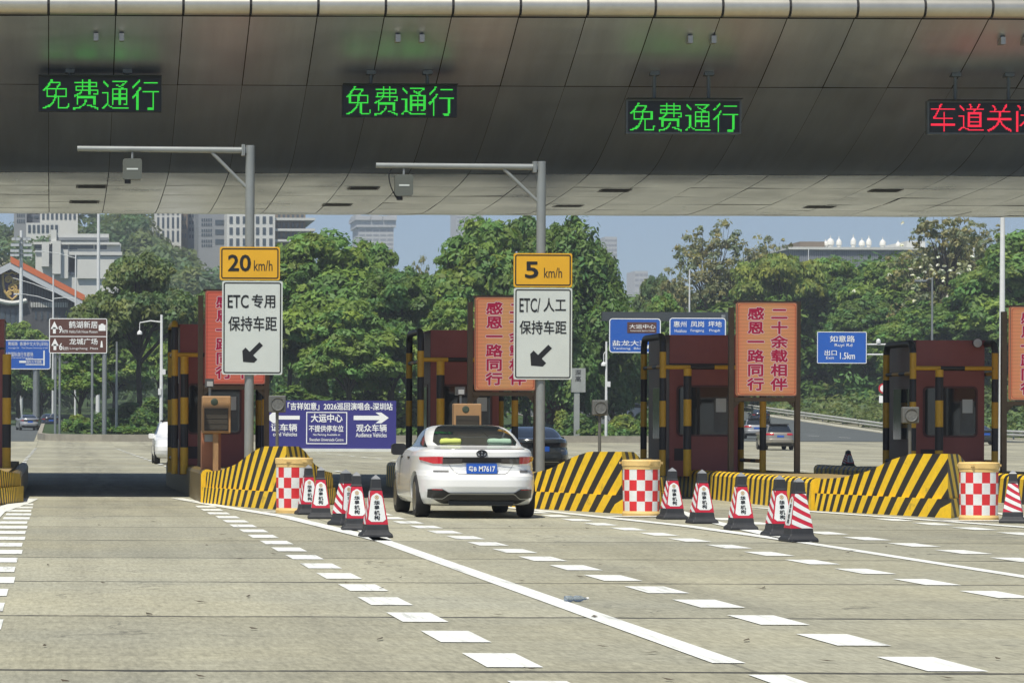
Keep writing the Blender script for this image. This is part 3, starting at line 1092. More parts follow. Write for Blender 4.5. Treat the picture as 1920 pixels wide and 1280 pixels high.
# ------------------------------------------------------------------ traffic cones
def make_cone():
    m_rub = M('cone_black_rubber', (0.028, 0.03, 0.034), 0.6, 0, 0.2, 8)
    m_red = M('cone_red_sheet', (0.50, 0.02, 0.045), 0.45, 0, 0.12, 8)
    m_wht = M('cone_white_sheet', (0.70, 0.73, 0.72), 0.45, 0, 0.08, 8)
    m_tip = M('cone_tip_grey', (0.22, 0.23, 0.24), 0.4)
    m_logo = M('cone_logo_gold', (0.50, 0.34, 0.16), 0.5)
    t = thing('traffic_cone', 'x', 'traffic cone', (0, 0, 0), 'square traffic cones on the channel lines')
    def sq(mb, prof, mi=0):
        rings = []
        for h, z in prof:
            i = len(mb.v)
            mb.v += [(-h, -h, z), (h, -h, z), (h, h, z), (-h, h, z)]
            rings.append(i)
        for a, b in zip(rings, rings[1:]):
            for k in range(4):
                mb.f.append((a + k, a + (k + 1) % 4, b + (k + 1) % 4, b + k))
                mb.mi.append(mi)
        mb.f.append(tuple(rings[0] + 3 - k for k in range(4)))
        mb.f.append(tuple(rings[-1] + k for k in range(4)))
        mb.mi += [mi, mi]
        return mb
    b = sq(MB(), [(.198, 0), (.198, .035), (.185, .055), (.160, .075), (.150, .10), (.142, .17)]).build('base', m_rub, t)
    bevel(b, .012)
    sl = lambda z: .142 + (z - .17) / (.60 - .17) * (.070 - .142)
    sq(MB(), [(sl(.17), .17), (sl(.6), .6)]).build('sleeve', m_red, t)
    sq(MB(), [(.072, .60), (.072, .615), (.064, .63), (.058, .745)]).build('top', m_rub, t)
    sq(MB(), [(.054, .745), (.046, .76), (.004, .80)]).build('tip', m_tip, t)
    # white arched label panels on two faces, diagonal white bands on the other two
    def facept(side, s, z, off):
        h = sl(z) + off
        x, y = s * sl(z), -h
        for _ in range(side):
            x, y = -y, x
        return (x, y, z)
    for side in (0, 2):
        mb = MB()
        zs = [.205 + (.565 - .205) * k / 12 for k in range(13)]
        def hw(z):
            f = .86
            if z > .50:
                f = .86 * math.sqrt(max(0.0, 1 - ((z - .50) / .066) ** 2))
            if z < .235:
                f = .86 * (.62 + .38 * math.sqrt(max(0, (z - .205) / .03)))
            return f
        for a, b2 in zip(zs, zs[1:]):
            mb.face([facept(side, -hw(a), a, .003), facept(side, hw(a), a, .003), facept(side, hw(b2), b2, .003), facept(side, -hw(b2), b2, .003)])
        lp = mb.build('label_panel', m_wht, t, fix=False)
        mb = MB()
        mt = MB()
        for k, ch in enumerate('华昱机构'):
            me = text_data(ch, .006)
            zc = .445 - k * .063
            for si, (ex, ez) in enumerate(((0, 0), (.0016, 0), (-.0016, 0), (0, .0014), (0, -.0014))):
                i = len(mt.v)
                for v in me.vertices:
                    z = zc + (v.co.y - .38) * .062 + ez
                    x = (v.co.x - .5) * .078 + ex
                    mt.v.append(facept(side, x / sl(z), z, .006 + si * .0003))
                for p in me.polygons:
                    mt.f.append(tuple(i + q for q in p.vertices))
                    mt.mi.append(0)
            bpy.data.meshes.remove(me)
        mt.build('lettering', m_signink, lp, fix=False)
        ml = MB()
        for r0, r1 in ((.018, .027), (0.0, .009)):
            for k in range(16):
                a, b2 = 2 * PI * k / 16, 2 * PI * (k + 1) / 16
                P = lambda r, an: facept(side, r * math.cos(an) / sl(.515), .515 + r * math.sin(an), .006)
                ml.face([P(r0, a), P(r1, a), P(r1, b2), P(r0, b2)] if r0 > 0 else [P(.001, a), P(r1, a), P(r1, b2)])
        for an in (PI / 4, 3 * PI / 4):
            dx, dz = math.cos(an), math.sin(an)
            P = lambda u, w: facept(side, (u * dx - w * dz) / sl(.515), .515 + u * dz + w * dx, .0065)
            ml.face([P(-.024, -.003), P(.024, -.003), P(.024, .003), P(-.024, .003)])
        ml.build('logo', m_logo, lp, fix=False)
    for side in (1, 3):
        mb = MB()
        for k in range(-1, 5):
            z0 = .17 + k * .115
            seg = 6
            for q in range(seg):
                s0, s1 = -1 + 2 * q / seg, -1 + 2 * (q + 1) / seg
                cl = lambda z: min(.598, max(.172, z))
                pts = []
                for s, dz in ((s0, 0), (s1, 0), (s1, .058), (s0, .058)):
                    pts.append(facept(side, s * .99, cl(z0 - s * .055 + dz), .003))
                if abs(pts[0][2] - pts[3][2]) > 1e-4 or abs(pts[1][2] - pts[2][2]) > 1e-4:
                    mb.face(pts)
        mb.build('stripe_band', m_wht, t, fix=False)
    return t
cone0 = make_cone()
CONES = [(578, 968, 0.10, 'red sleeved cone nearest the checkered barrel, rearmost of the left row'),
         (601, 976, -.06, 'cone with light tip, second from the barrel in the left row'),
         (648, 988, 0.42, 'middle cone of the left row, half hidden and turned to show red stripes'),
         (668, 998, -.02, 'cone overlapping the middle cone, second nearest in the left row'),
         (704, 1011, 0.05, 'nearest cone of the left row, at the tip of the solid white line'),
         (1260, 977, 0.12, 'cone close beside the second checkered barrel, rearmost of the right row'),
         (1316, 985, 0.10, 'cone standing alone in front of the shaded striped wall'),
         (1389, 997, 0.05, 'cone in the middle of the right row, on the white line'),
         (1461, 1009, 0.10, 'cone with white label half hidden by the red striped cone'),
         (1497, 1019, 1.66, 'nearest cone of the right row, turned to show diagonal red and white stripes'),
         (1899, 984, 1.25, 'diagonally striped cone at the right edge beside a checkered barrel')]
for k, (px, py, rz, lab) in enumerate(CONES):
    if k == 0:
        cone0.location = G(px, py - 4)
        cone0.rotation_euler = (0, 0, rz)
        cone0['label'] = lab
    else:
        dup(cone0, G(px, py - 4), lab, rz)

# ------------------------------------------------------------------ camera poles with speed and lane signs
def arrow_sw(mb, cx, cz, s, y):
    """bold arrow pointing down-left"""
    def R(u, w):   # u along the arrow (down-left), w across
        return (cx + (-u - w) * s * .7071, y, cz + (-u + w) * s * .7071)
    mb.face([R(-.62, -.13), R(-.62, .13), R(.1, .13), R(.1, -.13)])
    mb.face([R(.72, 0), R(.34, -.44), R(.1, -.44), R(.1, .44), R(.34, .44)][::-1])
    return mb
def etc_pole(px, Y, top, arm, plates, texts, label, base_z):
    p = W(px, top, Y)
    org = (p.x, Y, base_z)
    t = thing('camera_pole', label, 'camera pole', org, 'camera poles with lane signs')
    pm = M('pole_grey_paint', (0.26, 0.28, 0.275), 0.45, 0.3, 0.1, 3)
    MB().tube([(p.x, Y, base_z), (p.x, Y, p.z)], .083, 20).build('pole', pm, t, org, smooth=True)
    MB().box(p.x - .17, p.x + .17, Y - .17, Y + .17, base_z, base_z + .02).build('base_plate', pm, t, org)
    (ax, ay, bx, by) = arm['tube']
    a, b = W(ax, ay, Y), W(bx, by, Y)
    z = (a.z + b.z) / 2
    MB().tube([(p.x - .14, Y, z), (a.x, Y, z + .02)], [.058, .05], 14).build('arm', pm, t, org, smooth=True)
    mf = MB()
    mf.box(p.x - .155, p.x - .130, Y - .10, Y + .10, z - .10, z + .10)
    mf.box(p.x - .125, p.x - .100, Y - .10, Y + .10, z - .10, z + .10)
    mf.box(p.x - .10, p.x - .05, Y - .05, Y + .05, z - .05, z + .05)
    mf.build('flange', pm, t, org)
    c, d = W(arm['brace'][0], arm['brace'][1], Y), W(arm['brace'][2], arm['brace'][3], Y)
    MB().tube([(c.x, Y, z - .04), (p.x - .06, Y, d.z)], .032, 10).build('brace', pm, t, org, smooth=True)
    # roadside reader box under the arm
    q0, q1 = W(arm['box'][0], arm['box'][3], Y), W(arm['box'][2], arm['box'][1], Y)
    bx_ = MB().prism(rrect(q0.x, q1.x, q0.z, q1.z, .05), Y - .08, Y + .10)
    an = bx_.build('reader_box', M('reader_grey', (0.10, 0.11, 0.095), 0.5), t, org)
    xm = (q0.x + q1.x) / 2
    MB().tube([(xm, Y, q1.z - .01), (xm, Y, z - .04)], .022, 8).build('bracket', pm, an, org)
    MB().lathe([(.055, -.05), (.055, .02), (.04, .05)], (q0.x + .09, Y, q0.z - .02), 14).build('camera_dome', m_black, an, org)
    MB().box(q0.x + .07, q1.x - .07, Y - .086, Y - .08, (q0.z + q1.z) / 2 - .014, (q0.z + q1.z) / 2 + .014).build('badge', m_signwhite, an, org)
    if arm.get('cable'):
        cab = [(xm - .22, Y, z - .04)]
        for k in range(1, 9):
            s = k / 8
            cab.append((q0.x - .10 - .02 * math.sin(PI * s) + s * s * .14, Y, z - .04 - s * (z - q0.z + .0)))
        MB().tube(cab, .012, 6).build('cable', m_black, an, org)
    yf = Y - .115
    for (x0, y0, x1, y1, mat, rim, nm) in plates:
        a, b = W(x0, y1, yf), W(x1, y0, yf)
        pl = MB().prism(rrect(a.x, b.x, a.z, b.z, .035), yf, yf + .028).build(nm, mat, t, org)
        m_ = MB()
        border(m_, a.x + .025, b.x - .025, a.z + .025, b.z - .025, .04, .022, yf - .003)
        m_.build('border', m_signink, pl, org, fix=False)
        for zc in (a.z + .15, b.z - .15):
            MB().box(p.x - .11, p.x + .11, yf + .028, yf + .05, zc - .03, zc + .03).build('clamp', pm, pl, org)
        for (body, u0, u1, v0, v1, bold) in texts[nm]:
            if body == 'arrow':
                m_ = MB()
                c0, c1 = W(u0, v1, yf - .003), W(u1, v0, yf - .003)
                arrow_sw(m_, (c0.x + c1.x) / 2, (c0.z + c1.z) / 2, (c1.x - c0.x) * 1.0, yf - .003)
                m_.build('arrow', m_signink, pl, org, fix=False)
            else:
                ptext(pl, org, body, u0, u1, v0, v1, yf - .003, m_signink, bold)
    return t
etc_pole(469, 57.2, 273, {'tube': (145, 279, 460, 284), 'brace': (397, 289, 462, 352), 'box': (230, 298, 266, 337)},
         [(412, 463, 525, 525, m_signyel, m_signink, 'speed_sign'), (416, 527, 530, 702, m_signwhite, m_signink, 'lane_sign')],
         {'speed_sign': [('20', 428, 470, 478, 508, .03), ('km/h', 476, 511, 488, 508, .004)],
          'lane_sign': [('ETC', 427, 466, 553, 577, .016), ('专用', 472, 516, 552, 577, .016), ('保持车距', 428, 519, 593, 620, .012), ('arrow', 456, 492, 641, 679, 0)]},
         'grey camera pole with the 20 km/h sign above a white ETC sign', .48)
etc_pole(1015, 57.6, 303, {'tube': (705, 312, 1003, 314), 'brace': (945, 318, 1008, 378), 'box': (740, 328, 774, 368), 'cable': True},
         [(963, 475, 1073, 538, m_signyel, m_signink, 'speed_sign'), (963, 540, 1073, 711, m_signwhite, m_signink, 'lane_sign')],
         {'speed_sign': [('5', 985, 1009, 491, 521, .035), ('km/h', 1020, 1054, 502, 521, .004)],
          'lane_sign': [('ETC/', 974, 1013, 559, 585, .010), ('人工', 1019, 1061, 559, 584, .014), ('保持车距', 974, 1062, 601, 626, .012), ('arrow', 996, 1034, 647, 685, 0)]},
         'grey camera pole with the 5 km/h sign beside the white sedan', .44)

# ------------------------------------------------------------------ tall red slogan signs
m_bronze = M('bronze_sign_frame', (0.12, 0.088, 0.055), 0.5, 0.2, 0.15, 4)
def led_board_mat(name, c1, c2):
    m = bpy.data.materials.new(name)
    m.use_nodes = True
    nt = m.node_tree
    b = nt.nodes['Principled BSDF']
    b.inputs['Roughness'].default_value = 0.5
    tc = nt.nodes.new('ShaderNodeTexCoord')
    sx = nt.nodes.new('ShaderNodeSeparateXYZ')
    lk(nt, tc.outputs['Object'], sx.inputs[0])
    nz = noise(nt, tc.outputs['Object'], 1.6, 4, 0.6)
    f = remap(nt, math_n(nt, 'ADD', math_n(nt, 'ABSOLUTE', sx.outputs[0]), math_n(nt, 'MULTIPLY', nz, .5)), .25, .85, 0.0, 1.0)
    colr = mix_c(nt, f, c1, c2)
    w = math_n(nt, 'FRACT', math_n(nt, 'MULTIPLY', math_n(nt, 'ADD', sx.outputs[2], math_n(nt, 'MULTIPLY', nz, .02)), 14.0))
    ln = remap(nt, w, .0, .25, .72, 1.0)
    vm = nt.nodes.new('ShaderNodeVectorMath')
    vm.operation = 'SCALE'
    lk(nt, colr, vm.inputs[0])
    lk(nt, ln, vm.inputs['Scale'])
    lk(nt, vm.outputs[0], b.inputs['Base Color'])
    lk(nt, vm.outputs[0], b.inputs['Emission Color'])
    b.inputs['Emission Strength'].default_value = 0.34
    return m
m_boardr = led_board_mat('screen_red', (0.62, 0.15, 0.09), (0.62, 0.13, 0.08))
m_boardo = led_board_mat('screen_orange', (0.62, 0.31, 0.13), (0.65, 0.235, 0.11))
m_slog = M('slogan_crimson', (0.38, 0.010, 0.05), 0.5, emit=(0.42, 0.01, 0.06), estr=0.3)
m_slogw = M('slogan_white_outline', (0.75, 0.66, 0.62), 0.5, emit=(0.75, 0.6, 0.6), estr=0.2)
for x0, y0, mat, lab in ((384, 545, m_boardr, 'bright red slogan sign mostly hidden behind the 20 km/h pole'),
                         (890, 557, m_boardo, 'orange red slogan sign half hidden behind the 5 km/h pole'),
                         (1380, 567, m_boardo, 'orange red slogan sign in full view, both columns of letters readable'),
                         (1892, 575, m_boardo, 'orange red slogan sign cut off by the right edge')):
    Y = 64.0
    a, b = W(x0, y0 + 175, Y), W(x0 + 114, y0, Y)
    org = ((a.x + b.x) / 2, Y, .44)
    t = thing('slogan_sign', lab, 'sign', org, 'tall slogan signs on the toll islands')
    fr = MB()
    for xx in (a.x - .085, b.x + .035):
        MB().box(xx - .05, xx + .05, Y + .02, Y + .14, .44, b.z + .02 if xx > a.x else b.z - .1).build('post', m_bronze, t, org)
    MB().box(a.x - .03, b.x - .02, Y + .02, Y + .14, a.z - .105, a.z - .025).build('rail', m_bronze, t, org)
    MB().box(a.x - .03, b.x - .02, Y + .02, Y + .14, b.z - .02, b.z + .03).build('rail', m_bronze, t, org)
    for sgn, xx in ((1, a.x - .03), (-1, b.x - .02)):
        MB().prism([(xx, a.z - .108), (xx + sgn * .14, a.z - .108), (xx, a.z - .25)][::sgn], Y + .06, Y + .08).build('gusset', m_bronze, t, org)
    pn = MB().prism(rrect(a.x, b.x, a.z, b.z, .05), Y - .04, Y + .05).build('panel', mat, t, (org[0], org[1], org[2]))
    m_ = MB()
    border(m_, a.x + .0, b.x - .0, a.z + .0, b.z - .0, .05, .018, Y - .043)
    m_.build('edge_trim', M('sign_edge_trim', (0.42, 0.22, 0.16), 0.5), pn, org, fix=False)
    m_ = MB()
    border(m_, a.x + .035, b.x - .035, a.z + .035, b.z - .035, .06, .010, Y - .043)
    m_.build('inner_line', M('screen_line_red', (0.62, 0.07, 0.045), 0.5), pn, org, fix=False)
    for body, c in (('感恩一路同行', 36), ('二十余载相伴', 80)):
        q0, q1 = W(x0 + c - 16.5, y0 + 166, Y), W(x0 + c + 16.5, y0 + 8, Y)
        text(pn, org, body, q0.x, q1.x, Y - .046, q0.z, q1.z, m_slogw, .008, fat=.020, vertical=True, name='outline')
        text(pn, org, body, q0.x, q1.x, Y - .051, q0.z, q1.z, m_slog, .006, fat=.0075, vertical=True)

# ------------------------------------------------------------------ toll booths and their crash frames
m_booth = M('booth_maroon_panel', (0.28, 0.088, 0.075), 0.5, 0, 0.12, 2)
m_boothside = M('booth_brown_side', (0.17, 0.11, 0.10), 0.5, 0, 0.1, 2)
m_glass = M('booth_dark_glass', (0.02, 0.025, 0.028), 0.08, 0, spec=0.8)
m_wframe = M('booth_window_frame', (0.09, 0.035, 0.035), 0.4)
m_inside = M('booth_blind_grey', (0.12, 0.13, 0.125), 0.6, 0, 0.3, 3)
m_roofb = M('booth_roof_dark', (0.05, 0.035, 0.035), 0.6)
def booth(x0, x1, ytop, label, lamp=None):
    Y = 66.0
    a, b = W(x0, ytop, Y), W(x1, ytop, Y)
    xa, xb, zt = a.x, b.x, a.z
    org = ((xa + xb) / 2, Y, .42)
    t = thing('toll_booth', label, 'toll booth', org, 'maroon toll booths on the islands')
    D = 2.3
    z0 = .42
    body = MB()
    body.box(xa, xb, Y, Y + D, z0, zt)
    bo = body.build('body', m_booth, t, org)
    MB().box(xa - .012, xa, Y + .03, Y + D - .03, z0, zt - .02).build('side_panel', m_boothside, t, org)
    MB().box(xa - .015, xb + .015, Y - .015, Y + D + .015, zt, zt + .025).build('roof', m_booth, t, org)
    MB().box(xa - .01, xb + .01, Y - .012, Y, zt - .60, zt - .56).build('band_groove', m_roofb, t, org)
    # front window with rounded corners
    wz0, wz1 = 1.25, 2.30
    wn = MB().prism(rrect(xa + .14, xb - .14, wz0, wz1, .10), Y - .02, Y + .01).build('front_window', m_wframe, t, org)
    MB().prism(rrect(xa + .18, xb - .18, wz0 + .04, wz1 - .04, .08), Y - .025, Y - .021).build('pane', m_glass, wn, org)
    MB().box(xa + .55, xa + .62, Y - .033, Y - .026, wz0 + .04, wz1 - .04).build('mullion', m_black, wn, org)
    MB().box(xb - .50, xb - .22, Y - .029, Y - .026, wz0 + .08, wz0 + .75).build('blind', m_inside, wn, org)
    w2 = MB()
    w2.box(xa - .03, xa - .012, Y + .35, Y + 1.7, wz0 - .1, wz1)
    sw = w2.build('side_window', m_wframe, t, org)
    MB().box(xa - .036, xa - .031, Y + .40, Y + 1.65, wz0 - .05, wz1 - .05).build('pane', m_glass, sw, org)
    MB().box(xb - .46, xb - .25, Y - .034, Y - .030, wz0 + .5, wz0 + .78).build('notice', m_signwhite, wn, org)
    MB().box(xa + .10, xa + .45, Y - .012, Y, .75, 1.0).build('vent_grille', m_roofb, t, org)
    if lamp:
        p = W(lamp[0], lamp[1], Y - .15)
        lm = MB().lathe([(.05, .1), (.09, .03), (.10, -.03), (.095, -.045)], (p.x, Y - .15, p.z), 20, axis='Y').build('floodlight', m_wframe, t, org, smooth=True)
        MB().lathe([(.088, -.047), (.0005, -.052)], (p.x, Y - .15, p.z), 20, axis='Y').build('lens', M('lamp_lens_pale', (0.5, 0.52, 0.5), 0.3), lm, org)
        MB().box(p.x - .02, p.x + .02, Y - .06, Y - .001, p.z - .02, p.z + .02).build('arm', m_wframe, lm, org)
    return t, xa, xb, zt
def crash_frame(xn, ytop, xbar0, xbar1, ybar, xshort, yright, label, xr_near, dY=2.1):
    """striped steel pipe frame: rounded hoops on both sides, front bar and a short middle post"""
    Y = 65.4
    n = W(xn, ytop, Y)
    zt = n.z
    org = (n.x, Y, .44)
    t = thing('pipe_guard', label, 'pipe guard', org, 'striped pipe frames guarding the booths')
    r = .068
    def hoop(x, zt, nm):
        rc = .22
        for (ya, sgn) in ((Y, 1), (Y + dY, -1)):
            pts = [(x, ya, .44), (x, ya, zt - rc)]
            for k in range(1, 6):
                a = PI / 2 * k / 5
                pts.append((x, ya + sgn * rc * (1 - math.cos(a)), zt - rc + rc * math.sin(a)))
            pts.append((x, Y + dY / 2, zt))
            MB().tube(pts, r, 14).build('post', m_stripe_z, t, org, smooth=True)
        for zz in (.75, zt - .62):
            MB().tube([(x, Y, zz), (x, Y + dY, zz)], r * .6, 10).build('side_rail', m_stripe_y, t, org, smooth=True)
    hoop(n.x, zt, 'left')
    q = W(xr_near, ytop, Y)
    hoop(q.x, zt, 'right')
    bz = W(xbar0, ybar, Y).z
    bar = MB()
    MB().tube([(n.x, Y, bz), (q.x, Y, bz)], .045, 12).build('front_bar', m_stripe_x, t, org, smooth=True)
    s = W(xshort, ybar, Y)
    MB().tube([(s.x, Y - .01, .44), (s.x, Y - .01, bz - .03)], .082, 16).build('middle_post', m_stripe_z2, t, org, smooth=True)
    return t
m_stripe_y = stripe_mat('striped_rail_paint', (0.50, 0.28, 0.02), (0.02, 0.02, 0.022), 0.12, 'Y', 1.0)
m_stripe_x = stripe_mat('striped_bar_paint', (0.60, 0.34, 0.02), (0.02, 0.02, 0.022), 0.12, 'X', 0.95)
m_stripe_z2 = stripe_mat('striped_middle_post_paint', (0.66, 0.38, 0.02), (0.02, 0.02, 0.022), 0.12, 'Z', 0.98)
booth(338, 466, 610, 'maroon toll booth behind the 20 km/h pole and orange terminal')
booth(808, 936, 621, 'maroon toll booth beyond the roof of the white sedan')
booth(1256, 1384, 630, 'maroon toll booth left of the fully visible slogan sign')
booth(1718, 1846, 640, 'maroon toll booth with round floodlight near the right edge', (1832, 643))
booth(-110, 8, 600, 'maroon toll booth cropped at the left edge')
crash_frame(328, 606, 335, 380, 665, 346, 0, 'striped pipe frame beside the orange terminal, guarding the leftmost full booth', 498)
crash_frame(789, 621, 797, 880, 674, 826, 0, 'striped pipe frame seen just above the white sedan', 966)
crash_frame(1243, 630, 1250, 1375, 688, 1289, 0, 'striped pipe frame left of the fully visible slogan sign', 1431)
crash_frame(1712, 643, 1720, 1860, 690, 1761, 0, 'striped pipe frame around the booth with the floodlight', 1866)
def lone_post():
    p = W(13, 664, 64.5)
    t = tag(MB().tube([(0, 0, 0), (0, 0, p.z - .44)], .088, 16).build('striped_post', m_stripe_z, smooth=True), 'yellow and black post at the left edge of the photo', 'post')
    t.location = (p.x, 64.5, .44)
lone_post()

# ------------------------------------------------------------------ signal lamps on thin posts, terminals
def signal(px, py, base_y, Y, half, label):
    p = W(px, py, Y)
    b = W(px, base_y, Y)
    org = (p.x, Y, .40)
    t = thing('lane_signal', label, 'signal light', org, 'small round lane signals on posts')
    mg = M('signal_grey', (0.11, 0.115, 0.11), 0.55, 0, 0.1, 6)
    MB().tube([(p.x, Y + .03, .40), (p.x, Y + .03, p.z - half)], .028, 10).build('post', mg, t, org, smooth=True)
    bevel(MB().box(p.x - half, p.x + half, Y - .05, Y + .08, p.z - half, p.z + half).build('box', mg, t, org), .02)
    MB().lathe([(half * .78, -.052), (half * .75, -.075), (half * .66, -.06), (.001, -.058)], (p.x, Y, p.z), 24, axis='Y').build('lamp', M('signal_lens', (0.14, 0.145, 0.14), 0.35, 0, 0.4, 30), t, org)
    return t
signal(520, 757, 835, 56.6, .15, 'grey lane signal on a thin post behind the leftmost full nose')
signal(1125, 764, 845, 55.8, .135, 'grey lane signal on a post behind the nose beside the sedan')
signal(1707, 778, 862, 54.2, .14, 'grey lane signal in front of the booth with the floodlight')

def terminal(px, py, Y, label, camera):
    m_or = M('terminal_orange', (0.40, 0.165, 0.085), 0.5, 0, 0.1, 4)
    m_tan = M('terminal_tan_face', (0.36, 0.215, 0.105), 0.5, 0, 0.1, 4)
    p = W(px, py, Y)
    org = (p.x, Y, .44)
    t = thing('lane_terminal', label, 'payment terminal', org, 'orange terminals beside the lanes')
    hw, hh = .265, .345
    cab = MB().box(p.x - hw, p.x + hw, Y, Y + .3, p.z - hh, p.z + hh).build('cabinet', m_tan, t, org)
    bevel(cab, .02)
    mb = MB()
    mb.box(p.x - hw + .04, p.x + hw - .05, Y - .02, Y - .001, p.z - hh + .05, p.z + hh - .23)
    sc = mb.build('screen', m_dark, t, org)
    for k in range(4):
        zz = p.z - hh + .07 + k * .10
        MB().box(p.x - hw + .05, p.x + hw - .06, Y - .034, Y - .021, zz, zz + .088).build('slat', M('terminal_screen_brown', (0.045, 0.04, 0.032), 0.5), sc, org)
    MB().lathe([(.068, -.006), (.05, -.012), (.001, -.012)], (p.x - .04, Y, p.z + hh - .11), 20, axis='Y').build('speaker', M('terminal_speaker_green', (0.05, 0.07, 0.05), 0.5), t, org)
    MB().box(p.x - .06, p.x + .04, Y + .08, Y + .2, .44, p.z - hh).build('post', m_tan, t, org)
    lo = MB().box(p.x - hw + .01, p.x + .10, Y + .32, Y + .75, .44, p.z - hh + .05).build('lower_cabinet', m_or, t, org)
    MB().box(p.x - hw + .06, p.x - .03, Y + .30, Y + .318, p.z - hh - .16, p.z - hh - .02).build('card_slot', m_steel, lo, org)
    if camera:
        MB().tube([(p.x - .12, Y + .15, p.z + hh - .01), (p.x - .12, Y + .15, p.z + hh + .22)], .025, 8).build('camera_post', m_steel, t, org)
        cm = MB().box(p.x - .20, p.x - .05, Y + .02, Y + .4, p.z + hh + .16, p.z + hh + .32).build('camera', M('camera_case_grey', (0.07, 0.07, 0.075), 0.4), t, org)
        MB().box(p.x - .18, p.x - .07, Y + .008, Y + .019, p.z + hh + .18, p.z + hh + .27).build('lens', M('camera_front_pale', (0.35, 0.36, 0.36), 0.3), cm, org)
    return t
terminal(406, 777, 59.3, 'orange lane terminal with camera on top beside the leftmost booth', True)
terminal(877, 790, 61.5, 'orange lane terminal seen over the white sedan roof', True)

# lone cone in the shade
pc = W(1590, 880, 75.6)
dup(cone0, (pc.x, 75.6, .52), 'shaded cone standing on the far end of an island, left of the floodlit booth', .3, (.75, .75, .5))

# crushed plastic bottle on the road
pb = G(1080, 1128)
bt = thing('plastic_bottle', 'crushed clear plastic bottle lying beside the solid white line', 'bottle', pb)
m_pet = M('clear_blue_plastic', (0.62, 0.72, 0.82), 0.12, 0, 0.3, 30, spec=0.8)
m_pet.node_tree.nodes['Principled BSDF'].inputs['Transmission Weight'].default_value = 0.75
mb = MB().lathe([(.012, -.12), (.03, -.115), (.034, -.06), (.022, -.03), (.034, .0), (.03, .05), (.014, .085), (.012, .11)], (0, 0, .034), 12, axis='X')
mb.build('body', m_pet, bt, smooth=True)
MB().lathe([(.014, .105), (.014, .13)], (0, 0, .034), 10, axis='X').build('cap', m_white, bt)
bt.rotation_euler = (0, 0, .3)
bt.scale = (.85, .85, .8)

# dry leaves and chips blown over the slabs
rl_ = random.Random(9)
mb = MB()
for k in range(60):
    Y = 16 + 34 * rl_.random() ** 1.3
    X = rl_.uniform(-.5, 1.0) * 0 + (rl_.uniform(-80, 1900) - HX) * Y / FPX
    a = rl_.uniform(0, PI)
    l, w = rl_.uniform(.03, .075), rl_.uniform(.012, .03)
    ca, sa = math.cos(a), math.sin(a)
    q = [(-l, 0, .012), (0, -w, .016), (l, 0, .022), (0, w, .012)]
    mb.face([(X + u * ca - v * sa, Y + u * sa + v * ca, z) for u, v, z in q])
tag(mb.build('leaf_litter', M('dry_leaf_brown', (0.07, 0.055, 0.035), 0.8, 0, .4, 9), fix=False), 'dry leaves and dark chips scattered over the concrete lanes', 'leaf litter', kind='stuff')

# ------------------------------------------------------------------ cars
def lerp_tab(tab, z):
    if z <= tab[0][0]:
        return tab[0][1:]
    for a, b in zip(tab, tab[1:]):
        if z <= b[0]:
            t = (z - a[0]) / (b[0] - a[0])
            return tuple(p + (q - p) * t for p, q in zip(a[1:], b[1:]))
    return tab[-1][1:]

SEDAN = [  # z, rear y, front y, half width, exponent
    (.19, .50, 4.55, .80, 6), (.22, .30, 4.68, .88, 6), (.30, .10, 4.80, .935, 4.6), (.40, .035, 4.86, .952, 4.5), (.50, .0, 4.89, .958, 4.4), (.60, .0, 4.90, .96, 4.4),
    (.655, .018, 4.89, .958, 4.4), (.69, .075, 4.88, .957, 4.3), (.74, .125, 4.86, .955, 4.2), (.82, .125, 4.80, .952, 4.1), (.90, .095, 4.55, .946, 4.0), (.965, .075, 4.20, .935, 4.0),
    (1.03, .075, 3.80, .905, 4.0), (1.065, .095, 3.55, .865, 4.0), (1.085, .17, 3.46, .835, 4.0), (1.10, .36, 3.40, .81, 4.0), (1.125, .55, 3.30, .79, 4.0),
    (1.20, .80, 3.05, .755, 4.2), (1.28, 1.06, 2.82, .715, 4.2), (1.35, 1.33, 2.60, .665, 4.2), (1.40, 1.58, 2.44, .605, 4.2), (1.43, 1.78, 2.33, .53, 4.2), (1.447, 1.98, 2.20, .40, 4)]
SUVT = [
    (.22, .40, 4.2, .80, 6), (.27, .15, 4.3, .89, 6), (.38, .04, 4.40, .925, 6.5), (.52, .0, 4.45, .935, 6.5), (.66, .0, 4.45, .935, 6.5), (.72, .05, 4.43, .93, 6.2),
    (.90, .08, 4.36, .925, 6), (1.00, .10, 3.95, .92, 5.5), (1.08, .14, 3.45, .90, 5.2), (1.14, .20, 3.25, .86, 5), (1.25, .30, 3.05, .81, 4.8), (1.40, .44, 2.80, .755, 4.6),
    (1.52, .58, 2.55, .70, 4.5), (1.59, .74, 2.35, .62, 4.4), (1.63, 1.0, 2.1, .48, 4.2)]
WHEEL = {}
def wheel_parts(r, w):
    key = (r, w)
    if key not in WHEEL:
        mb = MB().lathe([(r * .64, -w / 2), (r * .93, -w / 2), (r, -w / 2 + .03), (r, w / 2 - .03), (r * .93, w / 2), (r * .64, w / 2)], n=32, axis='X')
        rm = MB().lathe([(r * .66, -w * .38), (r * .66, w * .38)], n=28, axis='X')
        for k in range(10):
            a = 2 * PI * k / 10
            ca, sa = math.cos(a), math.sin(a)
            rm.tube([(0, ca * .04, sa * .04), (0, ca * r * .63, sa * r * .63)], .02, 6)
        WHEEL[key] = (mb, rm)
    return WHEEL[key]

